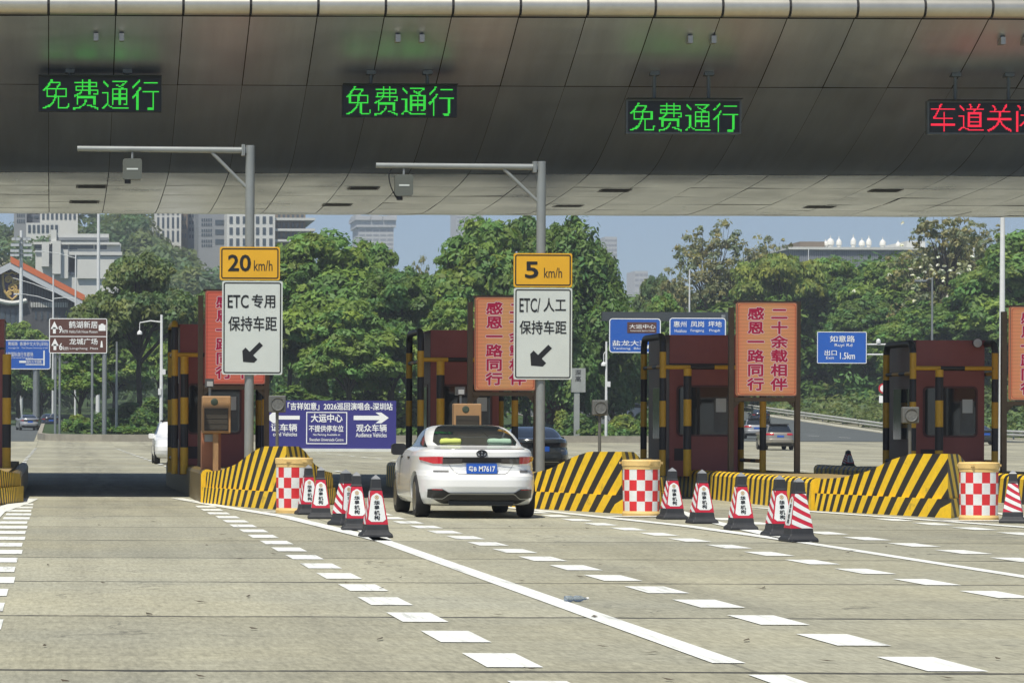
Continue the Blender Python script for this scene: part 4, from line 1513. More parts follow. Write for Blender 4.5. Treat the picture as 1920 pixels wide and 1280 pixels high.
def car(loc, tab, paint, label, L=4.9, axle=(1.05, 3.88), wr=.335, kind='sedan', plate=None, detail=True, rz=0.0, group=None, emblem=False, cat='car', glass_z=None, sun_on_lamp=True, belt=None, cushions=True):
    t = thing('car', label, cat, (0, 0, 0), group)
    zs = [tab[0][0] + (tab[-1][0] - tab[0][0]) * k / 60 for k in range(61)] + [r[0] for r in tab]
    zs = sorted(set(round(z, 4) for z in zs))
    nth = 72
    def surf(th, z, off=0.0):
        yr, yf, w, n = lerp_tab(tab, z)
        yc, hl = (yr + yf) / 2, (yf - yr) / 2
        c, s = math.cos(th), math.sin(th)
        e = 2.0 / n
        return Vector(((w + off) * math.copysign(abs(c) ** e, c), yc + (hl + off) * math.copysign(abs(s) ** e, s), z))
    def yrear(x, z):
        yr, yf, w, n = lerp_tab(tab, z)
        q = min(.9999, abs(x) / w)
        return (yr + yf) / 2 - (yf - yr) / 2 * (1 - q ** n) ** (1 / n)
    def xside(y, z):
        yr, yf, w, n = lerp_tab(tab, z)
        q = min(.9999, abs(2 * y - yr - yf) / (yf - yr))
        return w * (1 - q ** n) ** (1 / n)
    mb = MB()
    # denser points near the corners
    ths = []
    for k in range(nth):
        ths.append(2 * PI * k / nth)
    for z in zs:
        for th in ths:
            mb.v.append(tuple(surf(th, z)))
    for a in range(len(zs) - 1):
        for j in range(nth):
            k = a * nth
            mb.f.append((k + j, k + (j + 1) % nth, k + nth + (j + 1) % nth, k + nth + j))
            mb.mi.append(0)
    mb.f.append(tuple(range(nth - 1, -1, -1)))
    mb.f.append(tuple((len(zs) - 1) * nth + j for j in range(nth)))
    mb.mi += [0, 0]
    body = mb.build('body', paint, t, smooth=28)
    # wheel arches
    cut = MB()
    for ya in axle:
        for s in (-1, 1):
            cut.lathe([(wr + .055, -.2), (wr + .055, .4)] if s > 0 else [(wr + .055, -.4), (wr + .055, .2)], (s * .80, ya, wr), 40, axis='X')
    co = cut.build('cutter', paint)
    md = body.modifiers.new('arches', 'BOOLEAN')
    md.object = co
    md.operation = 'DIFFERENCE'
    md.solver = 'EXACT'
    bpy.context.view_layer.update()
    me = bpy.data.meshes.new_from_object(body.evaluated_get(bpy.context.evaluated_depsgraph_get()))
    body.modifiers.remove(md)
    body.data = me
    me.name = 'body'
    me.polygons.foreach_set('use_smooth', [True] * len(me.polygons))
    me.set_sharp_from_angle(angle=math.radians(28))
    bpy.data.objects.remove(co)
    m_gl = M('car_tinted_glass', (0.012, 0.016, 0.02), 0.04, 0, spec=0.9, coat=0.3)
    m_trim = M('car_black_trim', (0.014, 0.014, 0.015), 0.35)
    m_tyre = M('tyre_rubber', (0.016, 0.016, 0.017), 0.75)
    m_rim = M('alloy_rim', (0.28, 0.29, 0.30), 0.3, 0.8)
    m_red = M('tail_lamp_red', (0.45, 0.008, 0.015), 0.15, spec=0.8, coat=0.5)
    lampm = m_red if cushions else M('tail_lamp_dark_red', (0.07, 0.008, 0.010), 0.15, spec=0.8)
    m_redb = M('tail_lamp_sun_glint', (0.40, 0.012, 0.022), 0.15, spec=0.8, emit=(1, .03, .06), estr=0.18)  # sunlight on the left lamp, put in as a faintly glowing red
    def rpatch(x0, x1, zlo, zhi, off, nx=24, nz=8):
        """patch following the rear of the body; zlo/zhi may be functions of x"""
        f0 = zlo if callable(zlo) else (lambda x: zlo)
        f1 = zhi if callable(zhi) else (lambda x: zhi)
        m_ = MB()
        xsn = [x0 + (x1 - x0) * k / nx for k in range(nx + 1)]
        def fn(u, v):
            z = f0(u) + (f1(u) - f0(u)) * v
            w = lerp_tab(tab, z)[2]
            x = max(-w * .995, min(w * .995, u))
            d = .004
            dz = (yrear(x, z + d) - yrear(x, z - d)) / (2 * d)
            dx = (yrear(x + d, z) - yrear(x - d, z)) / (2 * d)
            nrm = Vector((dx, -1, dz)).normalized()
            return Vector((x, yrear(x, z), z)) + nrm * off
        m_.grid(fn, xsn, [k / nz for k in range(nz + 1)])
        return m_
    def spatch(side, ylo, yhi, z0, z1, off, ny=20, nz=8):
        m_ = MB()
        def fn(u, v):
            z = z0 + (z1 - z0) * v
            a, b = (ylo(z) if callable(ylo) else ylo), (yhi(z) if callable(yhi) else yhi)
            y = a + (b - a) * u
            return Vector((side * (xside(y, z) + off), y, z + off * .4))
        m_.grid(fn, [k / ny for k in range(ny + 1)], [k / nz for k in range(nz + 1)])
        return m_
    if kind == 'sedan':
        gz0, gz1 = 1.128, 1.443
        xw = lambda z: lerp_tab(tab, z)[2] * .86
        m_ = MB()
        nx, nz = 20, 12
        def fn(u, v):
            z = gz0 + (gz1 - gz0) * v
            x = u * xw(z) * (1 - .10 * max(0, (1 - v * 6)) )
            d = .004
            dz = (yrear(x, z + d) - yrear(x, z - d)) / (2 * d)
            nrm = Vector((0, -1, dz)).normalized()
            return Vector((x, yrear(x, z), z)) + nrm * .007
        m_.grid(fn, [-1 + 2 * k / nx for k in range(nx + 1)], [k / nz for k in range(nz + 1)])
        rw = m_.build('rear_window', m_gl, t, smooth=True, fix=False)
        lo, hi = 1.10, 1.385
        side_lim = (lambda z: lerp_tab(tab, z)[0] + .42 + .15 * (z - lo) / (hi - lo), lambda z: lerp_tab(tab, z)[1] - .36)
    else:
        gz0, gz1 = (1.12, 1.55) if belt is None else belt
        m_ = rpatch(-.74, .74, lambda x: gz0, lambda x: gz1 - .05 * (abs(x) / .74) ** 2, .008)
        m_ = MB()
        def fn(u, v):
            z = gz0 + (gz1 - gz0) * v
            x = u * lerp_tab(tab, z)[2] * .88
            return Vector((x, yrear(x, z) - .008, z + .004))
        m_.grid(fn, [-1 + 2 * k / 16 for k in range(17)], [k / 8 for k in range(9)])
        rw = m_.build('rear_window', m_gl, t, smooth=True, fix=False)
        lo, hi = gz0, gz1 - .03
        side_lim = (lambda z: lerp_tab(tab, z)[0] + .35, lambda z: lerp_tab(tab, z)[1] - .35)
    for s in (-1, 1):
        spatch(s, side_lim[0], side_lim[1], lo, hi, .006).build('side_window', m_gl, t, smooth=True, fix=False)
    if kind == 'sedan':
        yr, yf, w, n = lerp_tab(tab, tab[-1][0])
        m_ = MB()
        m_.face([surf(2 * PI * k / 48, tab[-1][0]) + Vector((0, 0, .004)) for k in range(48)])
        m_.build('roof_panel', m_gl, t, fix=False)
        m_ = MB()
        m_.grid(lambda u, v: (u * lerp_tab(tab, v)[2] * .86, lerp_tab(tab, v)[1] - (yrear(u * lerp_tab(tab, v)[2] * .86, v) - lerp_tab(tab, v)[0]) + .008, v), [-1 + k / 8 for k in range(17)], [1.13 + .03 * k for k in range(11)])
        m_.build('windscreen', m_gl, t, smooth=True, fix=False)
    # wheels
    tb, rb = wheel_parts(wr, .225)
    for ya in axle:
        for s in (-1, 1):
            wmb = MB(); wmb.v = [(v[0] + s * .815, v[1] + ya, v[2] + wr) for v in tb.v]; wmb.f = list(tb.f); wmb.mi = list(tb.mi)
            wh = wmb.build('wheel', m_tyre, t, smooth=40)
            rmb = MB(); rmb.v = [(v[0] + s * .845, v[1] + ya, v[2] + wr) for v in rb.v]; rmb.f = list(rb.f); rmb.mi = list(rb.mi)
            rmb.build('rim', m_rim, wh)
    # mirrors
    for s in (-1, 1):
        ym = lerp_tab(tab, 1.1)[1] - .62
        c = Vector((s * (xside(ym, 1.02) + .09), ym, 1.05))
        m_ = MB()
        m_.prism(rrect(c.x - .115, c.x + .115, c.z - .09, c.z + .095, .05), c.y - .05, c.y + .10)
        mr = m_.build('mirror', m_trim if detail else paint, t)
        MB().tube([(s * (xside(ym, 1.0) - .02), ym + .03, .98), (c.x - s * .08, c.y + .02, c.z - .05)], .025, 8).build('stalk', m_trim, mr)
    if kind == 'sedan':
        zl0, zl1 = .845, .955
        wl = lerp_tab(tab, .9)[2]
        rpatch(-.60, .60, lambda x: .866, lambda x: .950, .010).build('light_bar', m_trim, t, smooth=True, fix=False)
        for s in (-1, 1):
            a, b = sorted((s * .585, s * wl * .93))
            tp_ = lambda x: max(0.0, (abs(x) - .72) / (wl * .93 - .72))
            rpatch(a, b, lambda x: .850 + .055 * tp_(x), lambda x: .958 - .012 * tp_(x), .013, 30).build('tail_light', m_redb if (s < 0 and sun_on_lamp) else lampm, t, smooth=True, fix=False)
            a, b = sorted((s * .30, s * .60))
            rpatch(a, b, lambda x: .845 + .025 * (1 - abs(x) / .6), lambda x: .93, .013).build('reverse_light', M('smoked_lamp_lens', (0.05, 0.045, 0.05), 0.12, spec=.8), t, smooth=True, fix=False)
        def ztop(x):
            ax = abs(x)
            if ax < .50:
                return .400
            if ax < .60:
                return .400 + (ax - .50) / .10 * .06
            return .460 - max(0, ax - .72) * .1
        rpatch(-.80, .80, lambda x: .235 + .09 * smooth((abs(x) - .55) / .25), ztop, .010, 40, 6).build('lower_bumper', m_trim, t, smooth=True, fix=False)
        rpatch(-.74, .74, lambda x: .385 - .08 * smooth((abs(x) - .48) / .12), lambda x: .402 - .08 * smooth((abs(x) - .48) / .12), .020, 40, 2).build('bumper_trim', m_rim, t, smooth=True, fix=False)
        MB().box(-.50, .50, .14, .16, .21, .27).build('diffuser', m_trim, t)
        if detail:
            rpatch(-.70, .70, lambda x: 1.072, lambda x: 1.078, .006, 30, 1).build('spoiler_seam', m_gap, t, smooth=True, fix=False)
            for s in (-1, 1):
                m_ = MB()
                pth = [(s * .50, .84), (s * .47, .79), (s * .41, .715), (s * .36, .69), (0, .685)]
                for (xa, za), (xb, zb) in zip(pth, pth[1:]):
                    pa, pb2 = [], []
                    for k in range(5):
                        u = k / 4
                        x, z = xa + (xb - xa) * u, za + (zb - za) * u
                        pa.append((x, yrear(x, z) - .006, z))
                        pb2.append((x, yrear(x, z + .007) - .006, z + .007))
                    for k in range(4):
                        m_.face([pa[k], pa[k + 1], pb2[k + 1], pb2[k]])
                m_.build('boot_seam', m_gap, t, fix=False)
                for yy_, zz_ in ((1.75, .93), (2.75, .93)):
                    x = s * (xside(yy_, zz_) + .012)
                    MB().box(min(x, x - s * .02), max(x, x - s * .02), yy_ - .10, yy_ + .10, zz_ - .015, zz_ + .015).build('door_handle', m_trim, t)
                for yd in (1.52, 2.55, 3.35):
                    m_ = MB()
                    m_.grid(lambda u, v: (s * (xside(yd + u, v) + .004), yd + u, v), [-.004, .004], [.32 + .06 * k for k in range(13)])
                    m_.build('door_seam', m_gap, t, fix=False)
            # rear shelf cushions seen through the glass are placed just inside the window line
            m_cy = M('cushion_yellow', (0.50, 0.56, 0.13), 0.8)
            m_cg = M('cushion_mint', (0.28, 0.42, 0.30), 0.8)
            for x, w_, mt_ in ((-.40, .17, m_cy), (.36, .19, m_cg)) if cushions else ():
                c = MB()
                c.lathe([(.02, -w_), (.05, -w_ + .02), (.058, -w_ * .4), (.05, 0), (.058, w_ * .4), (.05, w_ - .02), (.02, w_)], (x, yrear(x, 1.18) - .012, 1.185), 14, axis='X')
                c.build('cushion', mt_, t, smooth=True)
            rpatch(.60, .74, .71, .75, .008, 8, 2).build('badge', M('badge_dark', (0.12, 0.12, 0.12), 0.4), t, fix=False)
            rpatch(-.72, -.50, .715, .74, .008, 8, 2).build('badge', M('badge_dark', (0.12, 0.12, 0.12), 0.4), t, fix=False)
            rpatch(-.30, .30, lambda x: .852, lambda x: .860, .012, 12, 1).build('plate_lamp_strip', m_rim, t, smooth=True, fix=False)
            for s in (-1, 1):
                a, b = sorted((s * .60, s * .74))
                rpatch(a, b, lambda x: .445, lambda x: .458, .014, 6, 1).build('reflector', lampm, t, fix=False)
        if emblem:
            m_em = M('emblem_dark_chrome', (0.03, 0.03, 0.035), 0.3, 0.5)
            ye = yrear(0, 1.0) - .012
            m_ = MB()
            def ell(rx, rz_, cx_, cz_):
                m_.tube([(cx_ + rx * math.cos(2 * PI * k / 24), ye, cz_ + rz_ * math.sin(2 * PI * k / 24)) for k in range(25)], .009, 6, cap=False)
            ell(.078, .052, 0, 1.005)
            ell(.026, .046, 0, 1.008)
            ell(.052, .022, 0, 1.028)
            m_.build('emblem', m_em, t)
        pz0, pz1, pw = .70, .845, .235
    else:
        for s in (-1, 1):
            wl = lerp_tab(tab, .98)[2]
            a, b = sorted((s * .42, s * wl * .98))
            rpatch(a, b, .93, 1.05, .012, 20).build('tail_light', m_red, t, smooth=True, fix=False)
        rpatch(-.86, .86, .26, lambda x: .44, .010, 30, 5).build('lower_bumper', m_trim, t, smooth=True, fix=False)
        rpatch(-.6, .6, .45, .475, .016, 20, 2).build('bumper_trim', m_rim, t, smooth=True, fix=False)
        MB().box(-.6, .6, .55, 2.3, 1.60, 1.655).build('roof_rack', m_trim, t)
        pz0, pz1, pw = .80, .92, .22
    m_pl = M('plate_blue', (0.02, 0.10, 0.46), 0.45)
    yp = min(yrear(0, pz0), yrear(0, pz1)) - .012
    if detail:
        pl = MB().box(-pw, pw, yp - .008, yp + .05, pz0, pz1).build('number_plate', m_pl, t)
        if plate:
            text(pl, (0, 0, 0), plate[0], -pw + .03, -pw + .155, yp - .011, pz0 + .03, pz1 - .03, m_white_ink, .015)
            text(pl, (0, 0, 0), plate[1], -pw + .19, pw - .03, yp - .011, pz0 + .03, pz1 - .03, m_white_ink, .015)
    else:
        MB().box(-pw, pw, yp - .008, yp + .05, pz0, pz1).build('number_plate', m_pl, t)
    t.location = loc
    t.rotation_euler = (0, 0, rz)
    return t

m_carwhite = M('car_white_paint', (0.78, 0.79, 0.78), 0.22, 0, spec=0.5, coat=0.7)
m_cargrey = M('car_dark_grey_paint', (0.035, 0.040, 0.042), 0.25, 0.3, spec=0.5, coat=0.7)
m_carsilver = M('car_silver_paint', (0.42, 0.43, 0.44), 0.3, 0.5, spec=0.5, coat=0.5)
m_cardark = M('car_navy_paint', (0.02, 0.025, 0.04), 0.25, 0.2, spec=0.5, coat=0.5)
m_carchamp = M('car_champagne_paint', (0.33, 0.30, 0.25), 0.3, 0.5, spec=0.5, coat=0.5)
main_car = car((6.62, 49.35, 0), SEDAN, m_carwhite, 'white sedan with black rear glass entering the lane beside the 5 km/h pole', plate=('粤B', 'M7617'), emblem=True)
tp = W(1007, 840, 98)
car((tp.x, 97, 0), SEDAN, m_cargrey, 'dark grey sedan just beyond the 5 km/h pole', plate=None, sun_on_lamp=False, cushions=False)
def far_car(px, Y, tab, paint, label, rz=0.0, kind='sedan', **k):
    p = W(px, 800, Y)
    return car((p.x, Y, elev(p.x, Y) + .04), tab, paint, label, kind=kind, detail=False, rz=rz, group='cars driving away beyond the plaza', sun_on_lamp=False, **k)
far_car(57, 300, SEDAN, m_carsilver, 'silver sedan driving away below the blue sign at the left', rz=.12)
far_car(96, 318, SEDAN, m_cardark, 'dark sedan ahead of the silver sedan at the left', rz=.10)
far_car(1464, 205, SUVT, m_carchamp, 'champagne SUV driving away under the fully visible slogan sign', rz=-.05, kind='suv', axle=(.85, 3.5), wr=.36)
far_car(1419, 258, SUVT, m_carsilver, 'silver SUV seen between posts ahead of the champagne SUV', rz=-.08, kind='suv', axle=(.85, 3.5), wr=.36)
far_car(1428, 316, SEDAN, m_cardark, 'dark sedan with red tail lights, farthest ahead on the right road', rz=-.12)
far_car(1160, 330, SUVT, m_carwhite, 'white SUV on the far road behind the median shrubs', rz=-1.0, kind='suv', axle=(.85, 3.5), wr=.36)
far_car(1852, 230, SEDAN, m_cargrey, 'dark car half hidden right of the floodlit booth', rz=.2)
pw_ = W(296, 830, 120)
car((pw_.x + .80, 124, 0), SUVT, m_carwhite, 'white car nose peeking out behind the leftmost striped frame', kind='suv', axle=(.85, 3.5), wr=.36, detail=False, rz=PI, sun_on_lamp=False)

# ------------------------------------------------------------------ trees
def leaf_cloud(clumps, leaf, per, seed, flat=.65, aspect=1.7, droop=0.0, hue=0.16):
    """clumps: array of (x, y, z, r). Returns vertex and tint arrays for many small leaf faces."""
    r = np.random.default_rng(seed)
    n = len(clumps) * per
    cl = np.repeat(np.array(clumps, float), per, axis=0)
    d = r.normal(size=(n, 3))
    d[:, 2] = np.abs(d[:, 2]) * 1.1 - 0.35
    d /= np.linalg.norm(d, axis=1)[:, None]
    rad = cl[:, 3] * (0.55 + 0.5 * r.random(n) ** .7)
    p = cl[:, :3] + d * rad[:, None] * np.array([1, 1, flat])
    if droop:
        p[:, 2] -= droop * r.random(n) ** 2 * cl[:, 3]
    nrm = d * np.array([1, 1, 1.0]) + np.array([0, 0, .55]) + r.normal(size=(n, 3)) * .45
    nrm /= np.linalg.norm(nrm, axis=1)[:, None]
    t = np.cross(nrm, r.normal(size=(n, 3)))
    t /= np.linalg.norm(t, axis=1)[:, None] + 1e-9
    b = np.cross(nrm, t)
    s = leaf * (0.6 + 0.8 * r.random(n))[:, None]
    v = np.stack([p - t * s * .5 * aspect, p - b * s * .42, p + t * s * .5 * aspect, p + b * s * .42], axis=1)
    ct = 1 + (np.repeat(r.random(len(clumps)), per) - .5) * .55
    tt = ct * (0.87 + .26 * r.random(n))
    hu = (np.repeat(r.random(len(clumps)), per) - .5) * 2 * hue
    tint = np.stack([tt * (1 + hu * 1.6), tt * (1 + hu * .3), tt * (1 - hu), np.ones(n)], axis=1)
    return v.reshape(-1, 3), tint

def leaf_mesh(name, clumps, leaf, per, seed, mat, **k):
    v, tint = leaf_cloud(clumps, leaf, per, seed, **k)
    n = len(v) // 4
    me = bpy.data.meshes.new(name)
    me.vertices.add(len(v))
    me.vertices.foreach_set('co', v.astype(np.float32).ravel())
    me.loops.add(n * 4)
    me.loops.foreach_set('vertex_index', np.arange(n * 4, dtype=np.int32))
    me.polygons.add(n)
    me.polygons.foreach_set('loop_start', np.arange(0, n * 4, 4, dtype=np.int32))
    me.polygons.foreach_set('loop_total', np.full(n, 4, dtype=np.int32))
    at = me.attributes.new('tint', 'FLOAT_COLOR', 'FACE')
    at.data.foreach_set('color', tint.astype(np.float32).ravel())
    me.materials.append(mat)
    me.update()
    me.validate()
    return me

def lobes_to_clumps(lobes, n, rc, seed, shell=.72, low=-.35, gap=0.0):
    r = random.Random(seed)
    vol = [l[3] * l[4] + l[5] * l[3] for l in lobes]
    tot = sum(vol)
    out = []
    for l, v in zip(lobes, vol):
        for _ in range(max(3, int(n * v / tot))):
            while True:
                d = Vector((r.gauss(0, 1), r.gauss(0, 1), r.gauss(0, 1))).normalized()
                if d.z > low:
                    break
            k = shell + (1 - shell) * r.random() ** .6 if r.random() > .12 else r.uniform(.3, shell)
            if r.random() < gap:
                continue
            out.append((l[0] + d.x * l[3] * k, l[1] + d.y * l[4] * k, l[2] + d.z * l[5] * k, rc * r.uniform(.5, 1.4)))
            if r.random() < .10 and d.z > -.2:   # stray sprays beyond the outline
                k2 = r.uniform(1.05, 1.30)
                out.append((l[0] + d.x * l[3] * k2, l[1] + d.y * l[4] * k2, l[2] + d.z * l[5] * k2, rc * r.uniform(.25, .5)))
    return out

m_bark = M('tree_bark', (0.055, 0.045, 0.036), 0.9, 0, 0.3, 2)
m_barkpale = M('pale_bark', (0.24, 0.22, 0.19), 0.9, 0, 0.3, 2)
LEAFM = {
    'fresh': leaf_mat('leaves_fresh_green', (0.160, 0.262, 0.058)),
    'deep': leaf_mat('leaves_deep_green', (0.109, 0.198, 0.051)),
    'olive': leaf_mat('leaves_olive', (0.130, 0.185, 0.062)),
    'pale': leaf_mat('leaves_pale_dry', (0.243, 0.256, 0.128)),
    'yellow': leaf_mat('leaves_yellow_green', (0.211, 0.275, 0.058)),
    'hill': leaf_mat('leaves_hill', (0.109, 0.160, 0.064)),
    'bright': leaf_mat('leaves_bright', (0.17, 0.25, 0.05)),
    'rust': leaf_mat('leaves_rust', (0.20, 0.10, 0.05)),
}
def tree_proto(name, lobes, n, rc, leaf, per, mat, seed, trunk=(.28, 3.0), bark=None, gap=0.0, droop=0.0, limbs=True, low=-.35, twigs=0, flat=.65, shell=.72):
    """tree standing at the origin: returns (crown mesh, trunk mesh, width, height)"""
    cl = lobes_to_clumps(lobes, n, rc, seed, gap=gap, low=low, shell=shell)
    me = leaf_mesh('crown', cl, leaf, per, seed + 1, LEAFM[mat], droop=droop, flat=flat)
    mb = MB()
    r = random.Random(seed + 5)
    tr, th = trunk
    mb.tube([(0, 0, -.4), (.06, .02, th * .35), (-.05, .05, th * .7), (.04, 0, th)], [tr * 1.25, tr, tr * .88, tr * .8], 10)
    for l in lobes:
        c = Vector((l[0], l[1], l[2]))
        a = Vector((.02, 0, th * r.uniform(.8, 1.0)))
        m1 = a.lerp(c, .45) + Vector((r.uniform(-.5, .5), r.uniform(-.5, .5), r.uniform(.2, .8)))
        mb.tube([a, m1, c], [tr * .55, tr * .36, tr * .15], 8)
        for _ in range(3 + twigs):
            d = Vector((r.gauss(0, 1), r.gauss(0, 1), r.gauss(.4, .8))).normalized()
            e = c + Vector((d.x * l[3], d.y * l[4], d.z * l[5])) * .85
            mm = m1.lerp(e, .5) + Vector((r.uniform(-.3, .3), r.uniform(-.3, .3), r.uniform(0, .4)))
            mb.tube([m1, mm, e], [tr * .26, tr * .15, tr * .05], 6)
    tm = mb.build('trunk', bark or m_bark, smooth=True)
    tme = tm.data
    bpy.data.objects.remove(tm)
    zs = [c[2] + c[3] * .6 for c in cl]
    xs_ = [c[0] for c in cl]
    return me, tme, max(xs_) - min(xs_) + 2 * rc * .7, max(zs)

def rlobes(seed, n, R, z0, z1, r0, r1, flat=.75):
    r = random.Random(seed)
    out = []
    for k in range(n):
        a = 2 * PI * (k + r.random() * .6) / n
        t = (k % 3) / 2.0
        z = z0 + (z1 - z0) * (r.random() * .5 + t * .5)
        rr = R * (1 - .75 * ((z - z0) / (z1 - z0)) ** 1.6) * r.uniform(.75, 1.0)
        q = r.uniform(r0, r1)
        out.append((math.cos(a) * rr, math.sin(a) * rr, z, q, q, q * flat))
    out.append((0, 0, z1 + r0 * .2, r1, r1, r1 * flat))
    out.append((0, 0, (z0 + z1) / 2, r1 * 1.2, r1 * 1.2, r1 * flat))
    return out
PROTO = {
    'broad_a': tree_proto('a', rlobes(1, 11, 4.4, 4.8, 10.0, 2.0, 2.8), 525, .95, .31, 96, 'fresh', 10, (.34, 4.2)),
    'broad_b': tree_proto('b', rlobes(2, 12, 4.6, 4.0, 10.5, 1.9, 2.7), 537, .9, .31, 96, 'deep', 20, (.36, 4.0)),
    'broad_c': tree_proto('c', rlobes(3, 9, 3.6, 4.2, 9.2, 1.7, 2.4), 450, .85, .31, 96, 'fresh', 30, (.28, 3.8)),
    'weeping': tree_proto('w', rlobes(4, 12, 4.2, 3.6, 10.6, 1.9, 2.6, 1.0), 600, .85, .30, 96, 'deep', 40, (.36, 4.0), droop=1.5, low=-.7, flat=.95),
    'olive': tree_proto('o', rlobes(5, 13, 5.2, 5.4, 10.0, 1.6, 2.5, .6), 460, .9, .27, 80, 'olive', 50, (.26, 5.6)),
    'sparse': tree_proto('s', rlobes(6, 14, 4.2, 4.6, 11.0, 1.4, 2.2, .8), 420, .50, .19, 30, 'pale', 60, (.20, 4.4), gap=.40, twigs=6, flat=.8, shell=.5),
    'flat': tree_proto('f', [(math.cos(a) * q, math.sin(a) * q, 7.6 + .6 * math.cos(a * 3), 2.2, 2.2, .8) for a, q in ((0, 4), (1.1, 3.5), (2.0, 4.2), (3.1, 3.8), (4.2, 4), (5.2, 3.6))] + [(0, 0, 8.4, 2.8, 2.8, .9)], 330, .8, .3, 44, 'yellow', 70, (.20, 4.0), low=-.05, flat=.45),
    'slim': tree_proto('n', rlobes(8, 8, 2.2, 3.2, 9.5, 1.2, 1.8, .9), 260, .7, .32, 44, 'fresh', 80, (.20, 3.4)),
}
TREES = 'trees around the plaza'
def tree(kind, px, top, wpx, Y, label, base=None, rz=0.0, name='tree', group=TREES, px_base=None):
    crown, trunk, w, h = PROTO[kind]
    p = W(px, top, Y)
    on_med = (-1 < p.x < 46 and 234 < Y < 344)
    zb = base if base is not None else elev(p.x, Y) + (MEDZ if on_med else 0.0)
    t = thing(name, label, 'tree', (p.x, Y, zb), group)
    for nm, me in (('crown', crown), ('trunk', trunk)):
        o = bpy.data.objects.new(nm, me)
        C.objects.link(o)
        o.parent = t
    sw = wpx * Y / FPX / w
    t.scale = (sw, sw, (p.z - zb) / h)
    t.rotation_euler = (0, 0, rz)
    return t
# --- left of the plaza
tree('olive', 262, 474, 300, 262, 'spreading olive tree with a bare curved trunk behind the brown sign', rz=.4)
tree('broad_b', 385, 545, 150, 285, 'dark tree behind the 20 km/h pole, left side', rz=1.3)
tree('slim', 150, 640, 125, 258, 'small leafy tree behind the brown sign posts', rz=2.0)
tree('slim', 300, 575, 110, 300, 'bright slender tree beside the white camera mast', rz=.3)
tree('broad_c', 215, 600, 150, 320, 'tree filling the gap under the spreading olive tree', rz=2.9)
tree('broad_c', 35, 603, 150, 362, 'round light green tree above the blue sign at the left', rz=.9)
tree('broad_b', 78, 655, 130, 370, 'dark tree below the blue sign at the left edge', rz=1.9)
tree('broad_b', -20, 640, 120, 358, 'tree cut by the left edge behind the blue sign', rz=.2)
# --- middle
tree('broad_a', 600, 428, 300, 262, 'large dense tree right of the 20 km/h sign', rz=.7)
tree('broad_b', 500, 500, 190, 290, 'dark tree peeking out right behind the 20 km/h sign', rz=2.2)
tree('broad_a', 690, 447, 230, 285, 'broad tree hiding the foot of the hazy crowned tower', rz=2.9)
tree('broad_c', 545, 452, 170, 280, 'leafy tree close right of the 20 km/h sign', rz=1.0)
tree('broad_b', 765, 500, 160, 290, 'dark tree at the notch below the faint far houses', rz=.5)
tree('weeping', 1122, 452, 170, 266, 'drooping tree at the right flank of the middle trees', rz=1.8)
tree('broad_b', 735, 505, 240, 252, 'lower dark tree in the middle above the violet banner', rz=1.5)
tree('broad_c', 655, 560, 200, 248, 'low bushy tree straight above the violet banner', rz=3.1)
tree('broad_a', 905, 404, 270, 268, 'tall dense tree left of the 5 km/h sign', rz=2.6)
tree('broad_b', 990, 403, 230, 274, 'dense tree whose top shows just left of the 5 km/h pole', rz=2.0)
tree('weeping', 1070, 404, 260, 258, 'drooping dense tree right of the 5 km/h sign', rz=.5)
tree('weeping', 1010, 470, 220, 250, 'drooping dark tree directly behind the 5 km/h sign', rz=2.4)
tree('weeping', 1150, 545, 150, 262, 'lowest drooping tree hanging over the small stone sign', rz=1.1)
tree('broad_c', 850, 560, 180, 246, 'shaded bushy tree behind the second booth', rz=.1)
tree('sparse', 785, 478, 90, 300, 'thin brownish tree in the notch between two dense crowns', rz=.1)
tree('broad_a', 1245, 548, 120, 285, 'small bright tree above the overhead blue signs', rz=.9)
# --- right
tree('sparse', 1338, 410, 235, 370, 'tall pale half bare tree against the sky', rz=.2)
tree('sparse', 1440, 438, 160, 385, 'pale feathery tree right of the tallest half bare tree', rz=1.9)
tree('sparse', 1265, 500, 120, 340, 'small pale tree at the left foot of the half bare tree', rz=3.0)
tree('flat', 1460, 470, 190, 362, 'flat topped yellow green tree above the slogan sign', rz=.3, )
tree('broad_a', 1560, 478, 170, 368, 'leafy tree above the blue exit sign', rz=1.2)
tree('broad_c', 1655, 488, 170, 356, 'leafy tree below the factory roof', rz=.4)
tree('broad_b', 1620, 560, 190, 346, 'dark tree right behind the blue exit sign', rz=2.5)
tree('sparse', 1770, 385, 220, 330, 'tall sparse tree with pale blossom below the canopy edge', rz=2.7)
tree('sparse', 1830, 415, 200, 350, 'thin leaved tree behind the tall lamp pole', rz=1.0)
tree('broad_a', 1735, 560, 200, 328, 'round tree above the floodlit booth', rz=2.0)
tree('broad_b', 1830, 520, 220, 318, 'dark dense tree between booth and tall lamp pole', rz=.6)
tree('broad_a', 1915, 430, 240, 310, 'big dense tree at the right edge', rz=1.7)
tree('broad_c', 1520, 590, 140, 375, 'dark tree between slogan sign and exit sign', rz=.8)
tree('broad_b', 1955, 560, 200, 285, 'low dark tree behind the cut off slogan sign', rz=2.9)
tree('slim', 1700, 610, 120, 322, 'slender shaded tree left of the floodlit booth', rz=1.4)
tree('broad_c', 1350, 600, 200, 362, 'brownish tree behind the overhead blue signs', rz=1.4)
tree('broad_b', 1210, 610, 130, 330, 'dark tree below the overhead signs, left', rz=2.4)
tree('olive', 1228, 512, 130, 360, 'brownish bushy tree under the tiny skyline tower', rz=1.9)
